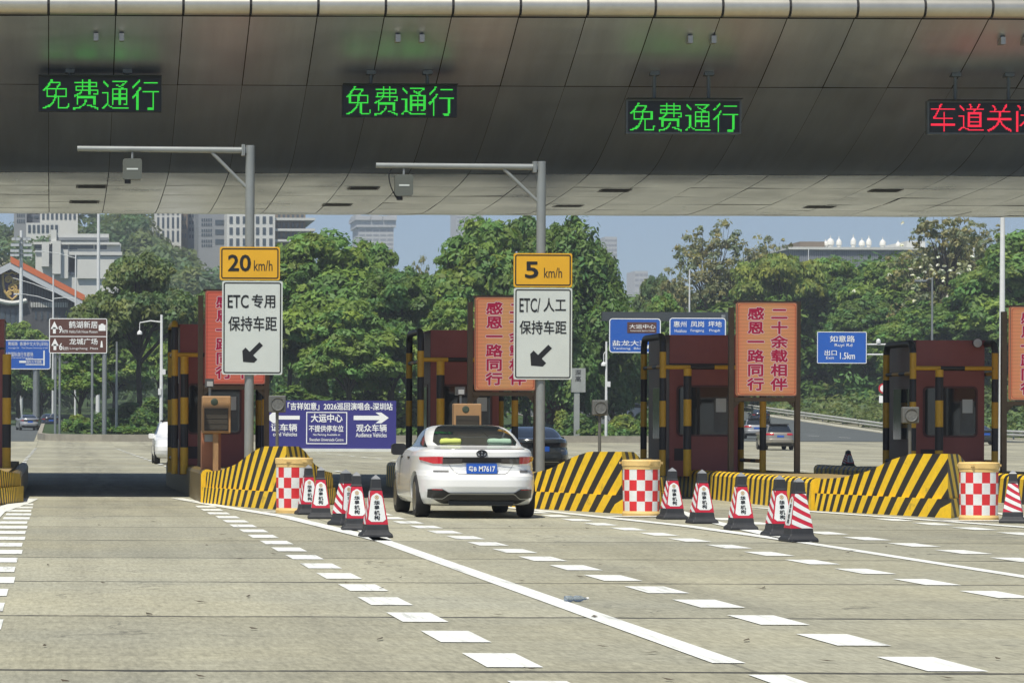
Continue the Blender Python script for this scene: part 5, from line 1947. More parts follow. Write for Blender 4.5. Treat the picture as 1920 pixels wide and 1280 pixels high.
# white blossoms on the sparse tree
bl = MB()
rb_ = random.Random(5)
bp_ = []
for k in range(46):
    p = W(rb_.gauss(1740, 38), rb_.gauss(512, 30), 322 + rb_.uniform(-2, 2))
    bp_.append((p.x, p.y, p.z, .16))
bm_ = leaf_mesh('blossom', bp_, .22, 8, 77, leaf_mat('blossom_white', (0.8, 0.8, 0.76)), hue=0.02)
bo = bpy.data.objects.new('blossom_cluster', bm_)
C.objects.link(bo)
tag(bo, 'scattered white blossoms in the sparse tree above the floodlit booth', 'blossom', kind='stuff')

# far woods as masses
def wood(name, pts, rc, leaf, per, seed, mat, label):
    me = leaf_mesh(name, pts, leaf, per, seed, LEAFM[mat], flat=.8)
    o = bpy.data.objects.new(name, me)
    C.objects.link(o)
    tag(o, label, 'woodland', kind='stuff')
    return o
rw_ = random.Random(21)
# clearings kept free of trees around the buildings on the hill
HILL_CLEARINGS = ((26, 146, 385, 438, 700), (70, 150, 430, 512, 545), (300, 368, 385, 438, 720), (378, 590, 385, 470, 700), (-40, 140, 490, 600, 440))
pts = []
for k in range(1500):
    Y = rw_.uniform(432, 800)
    X = rw_.uniform(-130, 48 + (Y - 400) * .03)
    z, r_ = elev(X, Y) + rw_.uniform(2.0, 9.5), rw_.uniform(2.4, 4.2)
    qx, qy, qr = HX + X * FPX / Y, HY - (z - CH) * FPX / Y, r_ * FPX / Y * .8
    if any(x0 - qr < qx < x1 + qr and y0 - qr < qy < y1 + qr and Y < yb for x0, x1, y0, y1, yb in HILL_CLEARINGS):
        continue
    pts.append((X, Y, z, r_))
wood('woodland', pts, 3.5, .85, 90, 22, 'hill', 'wooded hillside rising behind the campus buildings at the left')
pts = []
for k in range(760):
    Y = rw_.uniform(352, 392)
    X = rw_.uniform(18, 84)
    pts.append((X, Y, elev(X, Y) + rw_.uniform(.5, 12.5 - 2.0 * rw_.random()), rw_.uniform(1.5, 2.6)))
wood('woodland', pts, 2, .5, 70, 23, 'deep', 'shaded belt of woods behind the middle trees')
pts = []
for k in range(1000):
    Y = rw_.uniform(362, 440)
    X = rail_x(Y) + rw_.uniform(5, 75)
    pts.append((X, Y, elev(X, Y) + rw_.uniform(.5, 10.0), rw_.uniform(1.5, 2.8)))
wood('woodland', pts, 2, .5, 70, 24, 'deep', 'dark woods on the slope behind the right trees')
pts = []
for k in range(900):
    Y = rw_.uniform(318, 352)
    X = rail_x(Y) + rw_.uniform(9, 60)
    pts.append((X, Y, elev(X, Y) + rw_.uniform(.3, 5.5) * rw_.random() ** .5, rw_.uniform(.9, 1.8)))
wood('woodland', pts, 2, .42, 60, 27, 'deep', 'shaded thicket between the trunks on the right slope')
# undergrowth on the embankment
pts = []
for k in range(2600):
    Y = rw_.uniform(262, 420)
    X = rail_x(Y) + 2.2 + rw_.random() ** 1.3 * 36
    pts.append((X, Y, elev(X, Y) + rw_.uniform(.1, .7), rw_.uniform(.5, 1.1)))
me = leaf_mesh('undergrowth', pts, .34, 26, 25, LEAFM['olive'], flat=.8)
o = bpy.data.objects.new('undergrowth', me)
C.objects.link(o)
tag(o, 'low dry undergrowth covering the slope behind the guard rail', 'undergrowth', kind='stuff')
# ground cover in the median
pts = []
for k in range(1500):
    Y = rw_.uniform(239, 330)
    X = rw_.uniform(2, 46)
    pts.append((X, Y, elev(X, Y) + MEDZ + rw_.uniform(.0, .25), rw_.uniform(.4, .8)))
me = leaf_mesh('ground_cover', pts, .26, 24, 26, LEAFM['deep'], flat=.5)
o = bpy.data.objects.new('ground_cover', me)
C.objects.link(o)
tag(o, 'low leafy ground cover on the median behind the kerb', 'ground cover', kind='stuff')

# shrubs
def shrub_proto(seed, mat, lobes, n=60, rc=.32, leaf=.17, per=44):
    cl = lobes_to_clumps(lobes, n, rc, seed, low=-.6)
    return leaf_mesh('foliage', cl, leaf, per, seed, LEAFM[mat], flat=.9)
SHRUB = {
    'ball': shrub_proto(1, 'deep', [(0, 0, .85, .85, .85, .85)], 70),
    'low': shrub_proto(2, 'fresh', [(-.9, 0, .35, .7, .7, .45), (0, 0, .45, .8, .8, .5), (.9, 0, .35, .7, .7, .45)], 70),
    'loose': shrub_proto(3, 'yellow', [(0, 0, .8, .8, .8, .8), (.5, .2, 1.1, .5, .5, .6), (-.5, 0, .6, .5, .5, .5)], 60),
    'rust': shrub_proto(4, 'rust', [(0, 0, .9, .8, .8, .8), (.4, .2, 1.3, .5, .5, .6)], 55),
    'tall': shrub_proto(5, 'deep', [(0, 0, 1.0, .9, .9, 1.0), (.3, 0, 2.0, .7, .7, .9), (-.3, .1, 2.6, .5, .5, .8)], 100),
}
def shrub(kind, px, py_top, wpx, Y, label, group='shrubs on the median'):
    p = W(px, py_top, Y)
    zb = elev(p.x, Y) + (MEDZ if Y < 344 and -1 < p.x < 46 else 0.0)
    dims = {'ball': (1.9, 1.75), 'low': (3.3, 1.0), 'loose': (2.1, 1.8), 'rust': (1.9, 2.0), 'tall': (2.0, 3.6)}[kind]
    t = thing('shrub', label, 'shrub', (p.x, Y, zb), group)
    o = bpy.data.objects.new('foliage', SHRUB[kind])
    C.objects.link(o)
    o.parent = t
    st = MB().tube([(0, 0, -.2), (.02, 0, .6)], [.05, .03], 6).build('stem', m_bark, t)
    s = wpx * Y / FPX / dims[0]
    t.scale = (s, s, max(.3, (p.z - zb) / dims[1]))
    t.rotation_euler = (0, 0, (px * .37) % 3)
    return t
shrub('ball', 188, 776, 34, 243, 'clipped dark ball shrub behind the brown sign posts')
shrub('low', 157, 793, 60, 242, 'low clipped hedge clump left of the ball shrub')
shrub('low', 140, 786, 60, 247, 'second low clipped clump near the median tip')
shrub('loose', 150, 778, 50, 252, 'yellow green loose shrub above the clipped clumps')
shrub('low', 232, 800, 90, 240, 'low leafy hedge at the kerb right of the ball shrub')
shrub('low', 285, 800, 60, 240, 'low leafy hedge beside the white mast foot')
shrub('ball', 268, 768, 46, 250, 'round shrub behind the low hedge, left of the white mast')
shrub('tall', 292, 742, 50, 256, 'tall dark shrub behind the white mast')
shrub('tall', 235, 752, 60, 262, 'tall shaded shrub under the olive tree')
shrub('tall', 335, 735, 60, 262, 'tall dark shrub behind the leftmost striped frame')
for px, tp_, w_, k_, lab in ((560, 720, 90, 'tall', 'dark tall shrub over the left half of the banner'), (640, 725, 90, 'tall', 'dark tall shrub over the middle of the banner'),
                             (712, 715, 90, 'tall', 'dark tall shrub over the right end of the banner'), (775, 725, 80, 'tall', 'tall shrub between banner and second booth'),
                             (585, 690, 60, 'loose', 'yellow green shrub in the gap beside a dark trunk')):
    shrub(k_, px, tp_, w_, 256 + (px % 7), lab)
shrub('loose', 1058, 770, 40, 246, 'yellow green shrub right of the 5 km/h pole')
shrub('rust', 1040, 738, 40, 252, 'rusty red leaved shrub right of the 5 km/h pole')
shrub('ball', 1082, 776, 44, 245, 'dark round shrub in front of the stone sign foot')
shrub('loose', 1105, 780, 40, 249, 'light green shrub right of the stone sign')
shrub('loose', 1170, 778, 60, 248, 'sunny light green shrub row near the white mast')
shrub('low', 1205, 790, 60, 244, 'low green clump beside the striped frame')
shrub('low', 1130, 796, 80, 242, 'low dark clump at the kerb behind the lane signal')
shrub('ball', 1215, 770, 40, 256, 'round shrub seen left of the striped frame')

# ------------------------------------------------------------------ road signs in the distance
def board(parent, org, x0, y0, x1, y1, Y, mat, rim=m_white_ink, name='panel', bw=1.6, rad=.12):
    a, b = W(x0, y1, Y), W(x1, y0, Y)
    pn = MB().prism(rrect(a.x, b.x, a.z, b.z, rad), Y, Y + .08).build(name, mat, parent, org)
    m_ = MB()
    e = bw * Y / FPX
    border(m_, a.x, b.x, a.z, b.z, rad, e, Y - .012)
    m_.build('border', rim, pn, org, fix=False)
    return pn
def arrow_up(mb, px, py0, py1, w, Y):
    a = W(px - w, py1, Y); b = W(px + w, py0, Y)
    cx_, hw = (a.x + b.x) / 2, (b.x - a.x) / 2
    zm = b.z - (b.z - a.z) * .5
    mb.face([(cx_ - hw * .38, Y, a.z), (cx_ + hw * .38, Y, a.z), (cx_ + hw * .38, Y, zm), (cx_ - hw * .38, Y, zm)])
    mb.face([(cx_ - hw, Y, zm - .12), (cx_ + hw, Y, zm - .12), (cx_, Y, b.z)])
    return mb
# brown tourist sign
Yb = 238.0
p = W(150, 805, Yb)
bz = elev(p.x, Yb) + MEDZ
org = (p.x, Yb, bz)
t = thing('tourist_sign', 'brown tourist sign with two destinations and up arrows on posts', 'road sign', org)
pn = board(t, org, 92, 597, 201, 662, Yb, m_brown, bw=1.4)
pd = W(92, 629, Yb); pe = W(201, 631, Yb)
MB().box(pd.x + .05, pe.x - .05, Yb - .012, Yb - .004, pe.z - .03, pe.z + .03).build('divider', m_white_ink, pn, org)
yt = Yb - .014
for (b_, x0, x1, y0, y1, bo_) in (('鹤湖新居', 129, 183, 602, 615, .01), ('9', 110, 116, 611, 624, .02), ('km', 117, 127, 616, 624, .0), ('Hakka Folk House Museum', 130, 183, 619, 624, 0),
                                ('龙城广场', 130, 183, 634, 646, .01), ('6', 111, 117, 643, 656, .02), ('km', 118, 128, 648, 656, .0), ('Longcheng  Plaza', 131, 184, 651, 656, 0)):
    ptext(pn, org, b_, x0, x1, y0, y1, yt, m_white_ink, bo_)
arrow_up(MB(), 102, 602, 625, 7, yt).build('arrow', m_white_ink, pn, org, fix=False)
arrow_up(MB(), 103, 634, 656, 7, yt).build('arrow', m_white_ink, pn, org, fix=False)
m_ = MB()
a, b = W(185, 620, yt), W(198, 609, yt)
m_.face([(a.x, yt, a.z), (b.x, yt, a.z), (b.x, yt, b.z), (a.x, yt, b.z)])
m_.face([(a.x + .12, yt, b.z), (b.x - .12, yt, b.z), (b.x - .18, yt, b.z + .1), (a.x + .18, yt, b.z + .1)])
a2, b2 = W(188, 651, yt), W(193, 639, yt)
m_.face([(a2.x, yt, a2.z), (b2.x, yt, a2.z), (b2.x - .06, yt, b2.z), (a2.x + .06, yt, b2.z)])
m_.build('pictogram', m_white_ink, pn, org, fix=False)
for px, w_ in ((104, .10), (112, .09), (173, .10), (196, .18)):
    q = W(px, 700, Yb + .2)
    MB().tube([(q.x, Yb + .2, bz - .2), (q.x, Yb + .2, pd.z)], w_, 12).build('post', m_steel, t, org, smooth=True)
# blue sign at the left edge
Yl = 325.0
p = W(63, 760, Yl)
org = (p.x, Yl, elev(p.x, Yl))
t = thing('direction_sign', 'blue direction sign on a grey column at the left edge', 'road sign', org)
pn = board(t, org, -8, 637, 95, 692, Yl, m_blue, bw=1.6, rad=.25)
for (b_, x0, x1, y0, y1) in (('黄阁路  香港中文大学(深圳)', 15, 90, 641, 649), ('Huangge Rd    The Chinese University of HK', 16, 90, 651, 654), ('龙岗国际自行车赛场', 8, 62, 660, 668), ('Longgang International Cycling Stadium', 10, 62, 669, 672), ('国际大学园路', 50, 78, 675, 681)):
    ptext(pn, org, b_, x0, x1, y0, y1, Yl - .015, m_white_ink, .0)
m_ = MB()
for (x0, y0, x1, y1) in ((81, 657, 84, 685), (48, 682.5, 81, 684), (48, 672.5, 81, 674), (36, 676, 49, 680)):
    a, b = W(x0, y1, Yl - .015), W(x1, y0, Yl - .015)
    m_.face([(a.x, Yl - .015, a.z), (b.x, Yl - .015, a.z), (b.x, Yl - .015, b.z), (a.x, Yl - .015, b.z)])
m_.build('route_diagram', m_white_ink, pn, org, fix=False)
q = W(68, 700, Yl)
MB().tube([(q.x, Yl + .4, org[2] - .2), (q.x, Yl + .4, W(68, 660, Yl).z)], .35, 14).build('post', m_steel, t, org, smooth=True)
# overhead gantry with blue signs
Yg = 247.0
p = W(1225, 800, Yg)
org = (p.x, Yg, elev(p.x, Yg))
t = thing('sign_gantry', 'overhead gantry carrying blue direction signs behind the third booth', 'sign gantry', org)
q0, q1 = W(1130, 589, Yg), W(1372, 589, Yg)
MB().box(q0.x, q1.x, Yg + .2, Yg + .7, q0.z - .5, q0.z + .2).build('beam', M('gantry_dark_steel', (0.06, 0.07, 0.075), 0.5, 0.3), t, org)
MB().tube([(q1.x - .6, Yg + .45, org[2] - .2), (q1.x - .6, Yg + .45, q0.z)], .3, 14).build('post', m_steel, t, org, smooth=True)
pn = board(t, org, 1255, 596, 1361, 646, Yg, m_blue, bw=1.7, rad=.25)
for b_, x0, x1 in (('惠州', 1263, 1287), ('凤岗', 1295, 1320), ('坪地', 1328, 1353)):
    ptext(pn, org, b_, x0, x1, 602, 613, Yg - .015, m_white_ink, .008)
for b_, x0, x1 in (('Huizhou', 1265, 1287), ('Fenggang', 1295, 1320), ('Pingdi', 1330, 1350)):
    ptext(pn, org, b_, x0, x1, 617, 623, Yg - .015, m_white_ink, 0)
pn = board(t, org, 1142, 597, 1239, 661, Yg, m_blue, bw=1.7, rad=.25)
a, b = W(1176, 624, Yg - .02), W(1231, 604, Yg - .02)
br = MB().box(a.x, b.x, Yg - .02, Yg - .013, a.z, b.z).build('brown_field', m_brown, pn, org)
ptext(br, org, '大运中心', 1180, 1229, 608, 616, Yg - .025, m_white_ink, .008)
ptext(br, org, 'Universiade Sports Center', 1182, 1228, 618.5, 622, Yg - .025, m_white_ink, 0)
ptext(pn, org, '盐龙大道', 1148, 1215, 638, 648, Yg - .015, m_white_ink, .008)
ptext(pn, org, 'Yanlong  Blvd', 1149, 1205, 651, 656, Yg - .015, m_white_ink, 0)
m_ = MB()
a, b = W(1212, 654, Yg - .015), W(1222, 642, Yg - .015)
m_.face([(a.x, Yg - .015, a.z + .1), (a.x + .12, Yg - .015, a.z), (b.x, Yg - .015, b.z - .1), (b.x - .12, Yg - .015, b.z)])
m_.build('arrow', m_white_ink, pn, org, fix=False)
# blue exit sign with arm behind the booth
Ye = 232.0
p = W(1735, 790, Ye)
org = (p.x, Ye, elev(p.x, Ye))
t = thing('exit_sign', 'blue exit sign saying 1.5km left of the floodlit booth', 'road sign', org)
pn = board(t, org, 1532, 622, 1625, 681, Ye, m_blue, bw=1.2, rad=.08)
for (b_, x0, x1, y0, y1, bo_) in (('如意路', 1556, 1603, 629, 641, .008), ('Ruyi Rd', 1565, 1598, 644, 651, .0), ('出口', 1546, 1569, 656, 666, .008), ('Exit', 1549, 1564, 668, 673, 0), ('1.5km', 1575, 1603, 661, 673, .01)):
    ptext(pn, org, b_, x0, x1, y0, y1, Ye - .015, m_white_ink, bo_)
for py in (645, 664):
    a = W(1540, py, Ye)
    MB().tube([(a.x, Ye + .15, a.z), (p.x, Ye + .15, a.z)], .06, 10).build('arm', m_whitepole, t, org, smooth=True)
MB().tube([(p.x, Ye + .15, org[2] - .1), (p.x, Ye + .15, W(1735, 642, Ye).z)], .11, 12).build('post', m_whitepole, t, org, smooth=True)
a = W(1648, 643, Ye)
MB().lathe([(.16, 0), (.16, .18), (.10, .28), (.02, .32)], (a.x, Ye + .15, a.z), 14).build('beacon', m_whitepole, t, org)
# violet event banner on a low base
Yv = 188.0
a, b = W(486, 840, Yv), W(743, 751, Yv)
org = ((a.x + b.x) / 2, Yv, 0)
t = thing('event_banner', 'violet event banner with white arrows standing on the plaza', 'banner', org)
m_vio = M('banner_violet', (0.035, 0.032, 0.20), 0.5, 0, 0.08, 0.6)
pn = MB().box(a.x, b.x, Yv, Yv + .12, a.z, b.z).build('panel', m_vio, t, org)
MB().box(a.x - .05, b.x + .05, Yv - .1, Yv + .4, 0, a.z).build('base', M('barrier_white_plastic', (0.66, 0.68, 0.64), 0.6, 0, 0.15, 1), t, org)
yt = Yv - .012
ptext(pn, org, '行「吉祥如意」2026巡回演唱会-深圳站', 519, 736, 755, 768, yt, m_white_ink, .02)
ptext(pn, org, '大运中心', 583, 642, 776, 791, yt, m_white_ink, .03)
ptext(pn, org, '不提供停车位', 579, 644, 797, 809, yt, m_white_ink, .02)
ptext(pn, org, 'No Parking Available at', 587, 638, 812.5, 817.5, yt, m_white_ink, .01)
ptext(pn, org, 'Shenzhen Universiade Centre', 580, 644, 821, 826.5, yt, m_white_ink, .01)
ptext(pn, org, '观众车辆', 668, 725, 795, 809, yt, m_white_ink, .02)
ptext(pn, org, 'Audience Vehicles', 667, 725, 811, 819, yt, m_white_ink, .015)
ptext(pn, org, '证车辆', 508, 557, 794, 808, yt, m_white_ink, .02)
ptext(pn, org, 'cord Vehicles', 512, 557, 810, 817, yt, m_white_ink, .015)
m_ = MB()
c0, c1 = W(574, 832, yt), W(651, 772, yt)
border(m_, c0.x, c1.x, c0.z, c1.z, .02, .055, yt)
m_.build('text_frame', m_white_ink, pn, org, fix=False)
m_ = MB()
def hq(x0, y0, x1, y1):
    p_, q_ = W(x0, y1, yt), W(x1, y0, yt)
    m_.face([(p_.x, yt, p_.z), (q_.x, yt, p_.z), (q_.x, yt, q_.z), (p_.x, yt, q_.z)])
hq(663, 779, 712, 787)
tri = [W(704, 773, yt), W(715, 773, yt), W(729, 783, yt), W(715, 793, yt), W(704, 793, yt), W(712, 787, yt), W(712, 779, yt)]
m_.face([tuple(v) for v in tri[::-1]])
m_.build('arrow', m_white_ink, pn, org, fix=False)
m_ = MB()
hq(518, 779, 562, 786)
tri = [W(519, 772, yt), W(512, 772, yt), W(500, 783, yt), W(512, 793, yt), W(519, 793, yt)]
m_.face([tuple(v) for v in tri])
m_.build('arrow', m_white_ink, pn, org, fix=False)
# small grey stone sign
Ys = 240.0
a, b = W(1072, 735, Ys), W(1098, 690, Ys)
zb = elev(a.x, Ys) + MEDZ
org = ((a.x + b.x) / 2, Ys, zb)
t = thing('stone_sign', 'grey box sign with two dark characters on a pillar', 'sign', org)
m_stone = M('grey_sign_stone', (0.30, 0.32, 0.31), 0.7, 0, 0.12, 2)
pn = MB().box(a.x, b.x, Ys, Ys + .4, a.z, b.z).build('box', m_stone, t, org)
ptext(pn, org, '深高', 1078, 1090, 692, 716, Ys - .012, M('sign_grey_ink', (0.05, 0.05, 0.05), 0.5), .01, vertical=True)
MB().box(a.x + .2, a.x + .6, Ys + .05, Ys + .35, zb - .1, a.z).build('pillar', m_stone, t, org)
# round no-entry style disc on a thin post
Yr = 245.0
p = W(1657, 728, Yr)
org = (p.x, Yr, elev(p.x, Yr))
t = thing('round_sign', 'round red and white traffic sign left of the floodlit booth', 'road sign', org)
MB().tube([(p.x, Yr + .1, org[2] - .1), (p.x, Yr + .1, p.z + .3)], .05, 8).build('post', m_steel, t, org)
MB().lathe([(.40, 0), (.40, .03)], (p.x, Yr, p.z), 24, axis='Y').build('disc', M('sign_red', (0.55, 0.02, 0.03), 0.5), t, org)
MB().lathe([(.28, -.012), (.28, -.006)], (p.x, Yr, p.z), 24, axis='Y').build('field', m_white_ink, t, org)
MB().box(p.x - .35, p.x + .35, Yr, Yr + .03, p.z - 1.1, p.z - .55).build('lower_plate', m_white_ink, t, org)

# ------------------------------------------------------------------ lamp and camera poles
def lamp_pole(px, top, Y, r, label, arms=(), name='street_lamp', base=None, cat='street lamp', mat=None):
    p = W(px, top, Y)
    zb = elev(p.x, Y) + (MEDZ if (-1 < p.x < 46 and 234 < Y < 344) else 0.0) if base is None else base
    org = (p.x, Y, zb)
    mat = mat or m_whitepole
    t = thing(name, label, cat, org, 'poles and street lamps')
    MB().tube([(p.x, Y, zb - .2), (p.x, Y, p.z)], [r * 1.25, r * .8], 12).build('pole', mat, t, org, smooth=True)
    for (ax, ay, bx, by, head) in arms:
        q, e = W(ax, ay, Y), W(bx, by, Y)
        q.x = p.x
        mid = q.lerp(e, .5) + Vector((0, 0, .12))
        MB().tube([q, mid, e], [r * .5, r * .42, r * .36], 8).build('arm', mat, t, org, smooth=True)
        if head == 'lamp':
            d = 1 if e.x > q.x else -1
            MB().box(min(e.x, e.x + d * .9), max(e.x, e.x + d * .9), Y - .16, Y + .16, e.z - .09, e.z + .06).build('lamp_head', mat, t, org)
        elif head == 'dome':
            MB().tube([e, e - Vector((0, 0, .55))], .03, 6).build('drop_rod', mat, t, org)
            MB().lathe([(.20, -.86), (.19, -.70), (.10, -.60), (.03, -.55)], tuple(e), 12).build('camera_dome', mat, t, org, smooth=True)
    return t, p, org
t, p, org = lamp_pole(303, 590, 236, .12, 'white camera mast with a dome on its arm left of the booths', [(302, 604, 262, 605, 'dome')], 'camera_mast', cat='camera mast')
MB().box(p.x - .24, p.x - .02, 235.8, 236.0, W(303, 740, 236).z, W(303, 728, 236).z).build('control_box', m_whitepole, t, org)
MB().box(p.x + .05, p.x + .3, 235.8, 236.0, W(303, 702, 236).z, W(303, 692, 236).z).build('control_box', m_whitepole, t, org)
lamp_pole(219, 640, 240, .09, 'thin grey pole right of the brown tourist sign', (), 'grey_pole', cat='pole', mat=m_steel)
lamp_pole(185, 380, 350, .20, 'tall pale pole rising to the canopy edge above the olive tree', (), 'tall_pole', cat='pole')
lamp_pole(100, 515, 330, .10, 'street lamp with two arms in front of the gabled hall', [(100, 547, 24, 521, ''), (100, 565, 42, 551, 'lamp'), (100, 560, 140, 560, '')])
lamp_pole(142, 478, 360, .10, 'street lamp arm in front of the white campus building', [(142, 484, 80, 471, 'lamp')])
t, p, org = lamp_pole(1137, 640, 238, .09, 'thin white camera mast right of the 5 km/h sign', [(1137, 662, 1132, 664, 'dome')], 'camera_mast', cat='camera mast')
MB().box(p.x + .03, p.x + .28, 237.8, 238.0, W(1137, 725, 238).z, W(1137, 715, 238).z).build('control_box', m_whitepole, t, org)
lamp_pole(1293, 505, 320, .09, 'distant white lamp pole in front of the half bare tree', ())
lamp_pole(1748, 520, 262, .10, 'grey street lamp behind the floodlit booth', [(1748, 524, 1736, 526, 'lamp')], mat=m_steel)
lamp_pole(1826, 448, 335, .11, 'short pale pole standing in the sparse tree', ())
lamp_pole(1516, 465, 430, .08, 'thin white pole above the slogan sign', ())
lamp_pole(1880, 380, 150, .13, 'tall pale lighting pole beside the cut off slogan sign', (), 'tall_pole', cat='pole', base=0.0)
# loudspeaker mast
t, p, org = lamp_pole(40, 432, 390, .24, 'grey mast with rows of floodlights at the far left', (), 'floodlight_mast', cat='mast')
for k, (py, w_) in enumerate(((446, 17), (457, 19), (468, 20), (476, 20))):
    q = W(40, py, 390)
    hw = w_ * 390 / FPX
    rk = MB().box(q.x - hw, q.x + hw, 389.6, 389.75, q.z - .06, q.z + .06).build('crossbar', m_steel, t, org)
    for j in (-2, -1, 1, 2):
        xx = q.x + hw * j / 2.4
        MB().box(xx - .26, xx + .26, 389.2, 389.6, q.z - .34, q.z - .05).build('floodlight', M('floodlight_pale', (0.5, 0.53, 0.55), 0.4), rk, org)

# guard rail on the right
t = thing('guard_rail', 'pale steel guard rail along the right road below the overgrown slope', 'guard rail', (rail_x(300), 300, 0))
org = (rail_x(300), 300, 0)
mb = MB()
yy = [250 + 8 * k for k in range(30)]
for dz in (.45, .72):
    MB().tube([(rail_x(y) + 1.3, y, elev(rail_x(y) + 1.3, y) + dz) for y in yy], .10, 8).build('rail', M('guard_rail_steel', (0.52, 0.53, 0.50), 0.5, 0.2, 0.15, 1), t, org)
for y in yy:
    x = rail_x(y) + 1.42
    MB().box(x - .05, x + .05, y - .05, y + .05, elev(x, y) - .1, elev(x, y) + .8).build('post', m_steel, t, org)

# ------------------------------------------------------------------ buildings
def bld_box(mb, px0, px1, py0, Y, depth, zbase=0.0, py1=None):
    a, b = W(px0, py0, Y), W(px1, py0, Y)
    z0 = W(px0, py1, Y).z if py1 else zbase
    mb.box(a.x, b.x, Y, Y + depth, z0, a.z)
    return a, b, z0
m_bwhite = M('campus_white_render', (0.62, 0.63, 0.60), 0.8, 0, 0.1, .2)
m_bgrey = M('office_grey_panel', (0.24, 0.26, 0.28), 0.8, 0, 0.1, .2)
m_bbrown = M('tower_brown_panel', (0.20, 0.16, 0.12), 0.8, 0, 0.15, .2)
m_bwin = M('window_glass_dark', (0.05, 0.07, 0.09), 0.15, 0, spec=.6)
m_bdark = M('hall_dark_cladding', (0.075, 0.078, 0.085), 0.7, 0, 0.25, 1.5)
m_orange = M('orange_roof_sheet', (0.62, 0.16, 0.06), 0.6, 0, 0.08, .5)
def windows(parent, org, px0, px1, py0, py1, nx, ny, Y, fx=.55, fy=.6, mat=None, name='window'):
    for j in range(ny):
        for k in range(nx):
            u0 = px0 + (px1 - px0) * (k + (1 - fx) / 2) / nx
            u1 = px0 + (px1 - px0) * (k + (1 + fx) / 2) / nx
            v0 = py0 + (py1 - py0) * (j + (1 - fy) / 2) / ny
            v1 = py0 + (py1 - py0) * (j + (1 + fy) / 2) / ny
            a, b = W(u0, v1, Y), W(u1, v0, Y)
            MB().box(a.x, b.x, Y - .10, Y + .02, a.z, b.z).build(name, mat or m_bwin, parent, org)
# gabled hall with the crest
Yh = 420.0
p = W(20, 600, Yh)
org = (p.x, Yh, 4.0)
t = thing('gabled_hall', 'dark gabled hall with orange roof and golden crest at the left edge', 'building', org)
ga, gl, gr = W(20, 492, Yh), W(-110, 556, Yh), W(142, 556, Yh)
zb0 = W(0, 660, Yh).z - 4
mb = MB().prism([(gl.x, zb0), (gr.x, zb0), (gr.x, gr.z - .4), (ga.x, ga.z - .6), (gl.x, gl.z - .4)], Yh, Yh + 30)
wl = mb.build('wall', m_bdark, t, org)
mb = MB()
for k in range(46):
    x = gl.x + (gr.x - gl.x) * (k + .5) / 46
    zt = ga.z - .9 - abs(x - ga.x) / (gr.x - ga.x) * (ga.z - gr.z)
    if abs(x - ga.x) < 1e9 and zt > zb0 + 2:
        mb.box(x - .05, x + .05, Yh - .12, Yh - .002, W(0, 575, Yh).z, zt)
mb.build('cladding_fins', M('cladding_fin_grey', (0.13, 0.135, 0.145), 0.7), wl, org)
mb = MB()
for (s0, s1, sg) in ((ga, gr, 1), (ga, gl, -1)):
    ax, az, bx, bz_ = s0.x, s0.z, s1.x + sg * 1.2, s1.z - .6
    mb.face([(ax, Yh - 1.5, az), (bx, Yh - 1.5, bz_), (bx, Yh + 30, bz_ + .9), (ax, Yh + 30, az + 1.6)])
    mb.face([(ax, Yh - 1.5, az - .3), (bx, Yh - 1.5, bz_ - .3), (bx, Yh + 30, bz_ + .6), (ax, Yh + 30, az + 1.3)])
rf = mb.build('roof', m_orange, t, org, fix=False)
mb = MB()
for (s0, s1, sg) in ((ga, gr, 1),):
    ax, az, bx, bz_ = s0.x, s0.z, s1.x + sg * 1.2, s1.z - .6
    mb.prism([(ax, az - .1), (bx, bz_ - .1), (bx, bz_ + .75), (ax, az + .75)][::sg], Yh - 1.6, Yh - 1.2)
mb.build('tile_verge', m_orange, rf, org)
mb = MB()
for (s0, s1, sg) in ((ga, gr, 1), (ga, gl, -1)):
    ax, az, bx, bz_ = s0.x, s0.z, s1.x + sg * 1.2, s1.z - .6
    mb.face([(ax, Yh - 1.52, az - .05), (bx, Yh - 1.52, bz_ - .05), (bx, Yh - 1.52, bz_ - .95), (ax, Yh - 1.52, az - .95)])
mb.build('fascia', M('fascia_pale_grey', (0.50, 0.53, 0.56), 0.6), rf, org, fix=False)
# crest: shield with golden relief and scroll
cm = W(23, 536, Yh - .3)
def sh(u, v):
    return (cm.x + u, cm.z + v)
shield = [sh(-1.25, 1.75), sh(-.4, 1.55), sh(0, 1.8), sh(.4, 1.55), sh(1.25, 1.75), sh(1.2, .2), sh(.95, -.8), sh(.5, -1.4), sh(0, -1.8), sh(-.5, -1.4), sh(-.95, -.8), sh(-1.2, .2)]
cr = MB().prism(shield[::-1], Yh - .45, Yh - .05).build('crest', M('crest_violet', (0.06, 0.035, 0.10), 0.5), t, org)
m_gold = M('crest_gold', (0.52, 0.36, 0.12), 0.5)
mb = MB()
for cx_, cz_, r0, turn in ((-.5, .8, .5, 1), (.45, .7, .55, -1), (0, -.3, .6, 1), (-.4, -.9, .3, -1), (.45, -.75, .3, 1)):
    mb.tube([(cm.x + cx_ + r0 * (1 - k / 22) * math.cos(turn * k * .5), Yh - .5, cm.z + cz_ + r0 * (1 - k / 22) * math.sin(turn * k * .5)) for k in range(20)], .15, 6)
n_ = len(shield)
mb.tube([(shield[k % n_][0], Yh - .47, shield[k % n_][1]) for k in range(n_ + 1)], .17, 6)
mb.build('relief', m_gold, cr, org)
mb = MB()
mb.tube([(cm.x - 1.9 + 3.8 * k / 12, Yh - .5, cm.z - 1.9 - .35 * math.sin(PI * k / 12)) for k in range(13)], .30, 8)
mb.build('scroll', m_bwhite, cr, org)
a, b = W(58, 576, Yh), W(128, 567, Yh)
mb = MB()
for k in range(22):
    x = a.x + (b.x - a.x) * k / 22
    mb.box(x, x + (b.x - a.x) / 44, Yh - .3, Yh - .13, a.z, b.z)
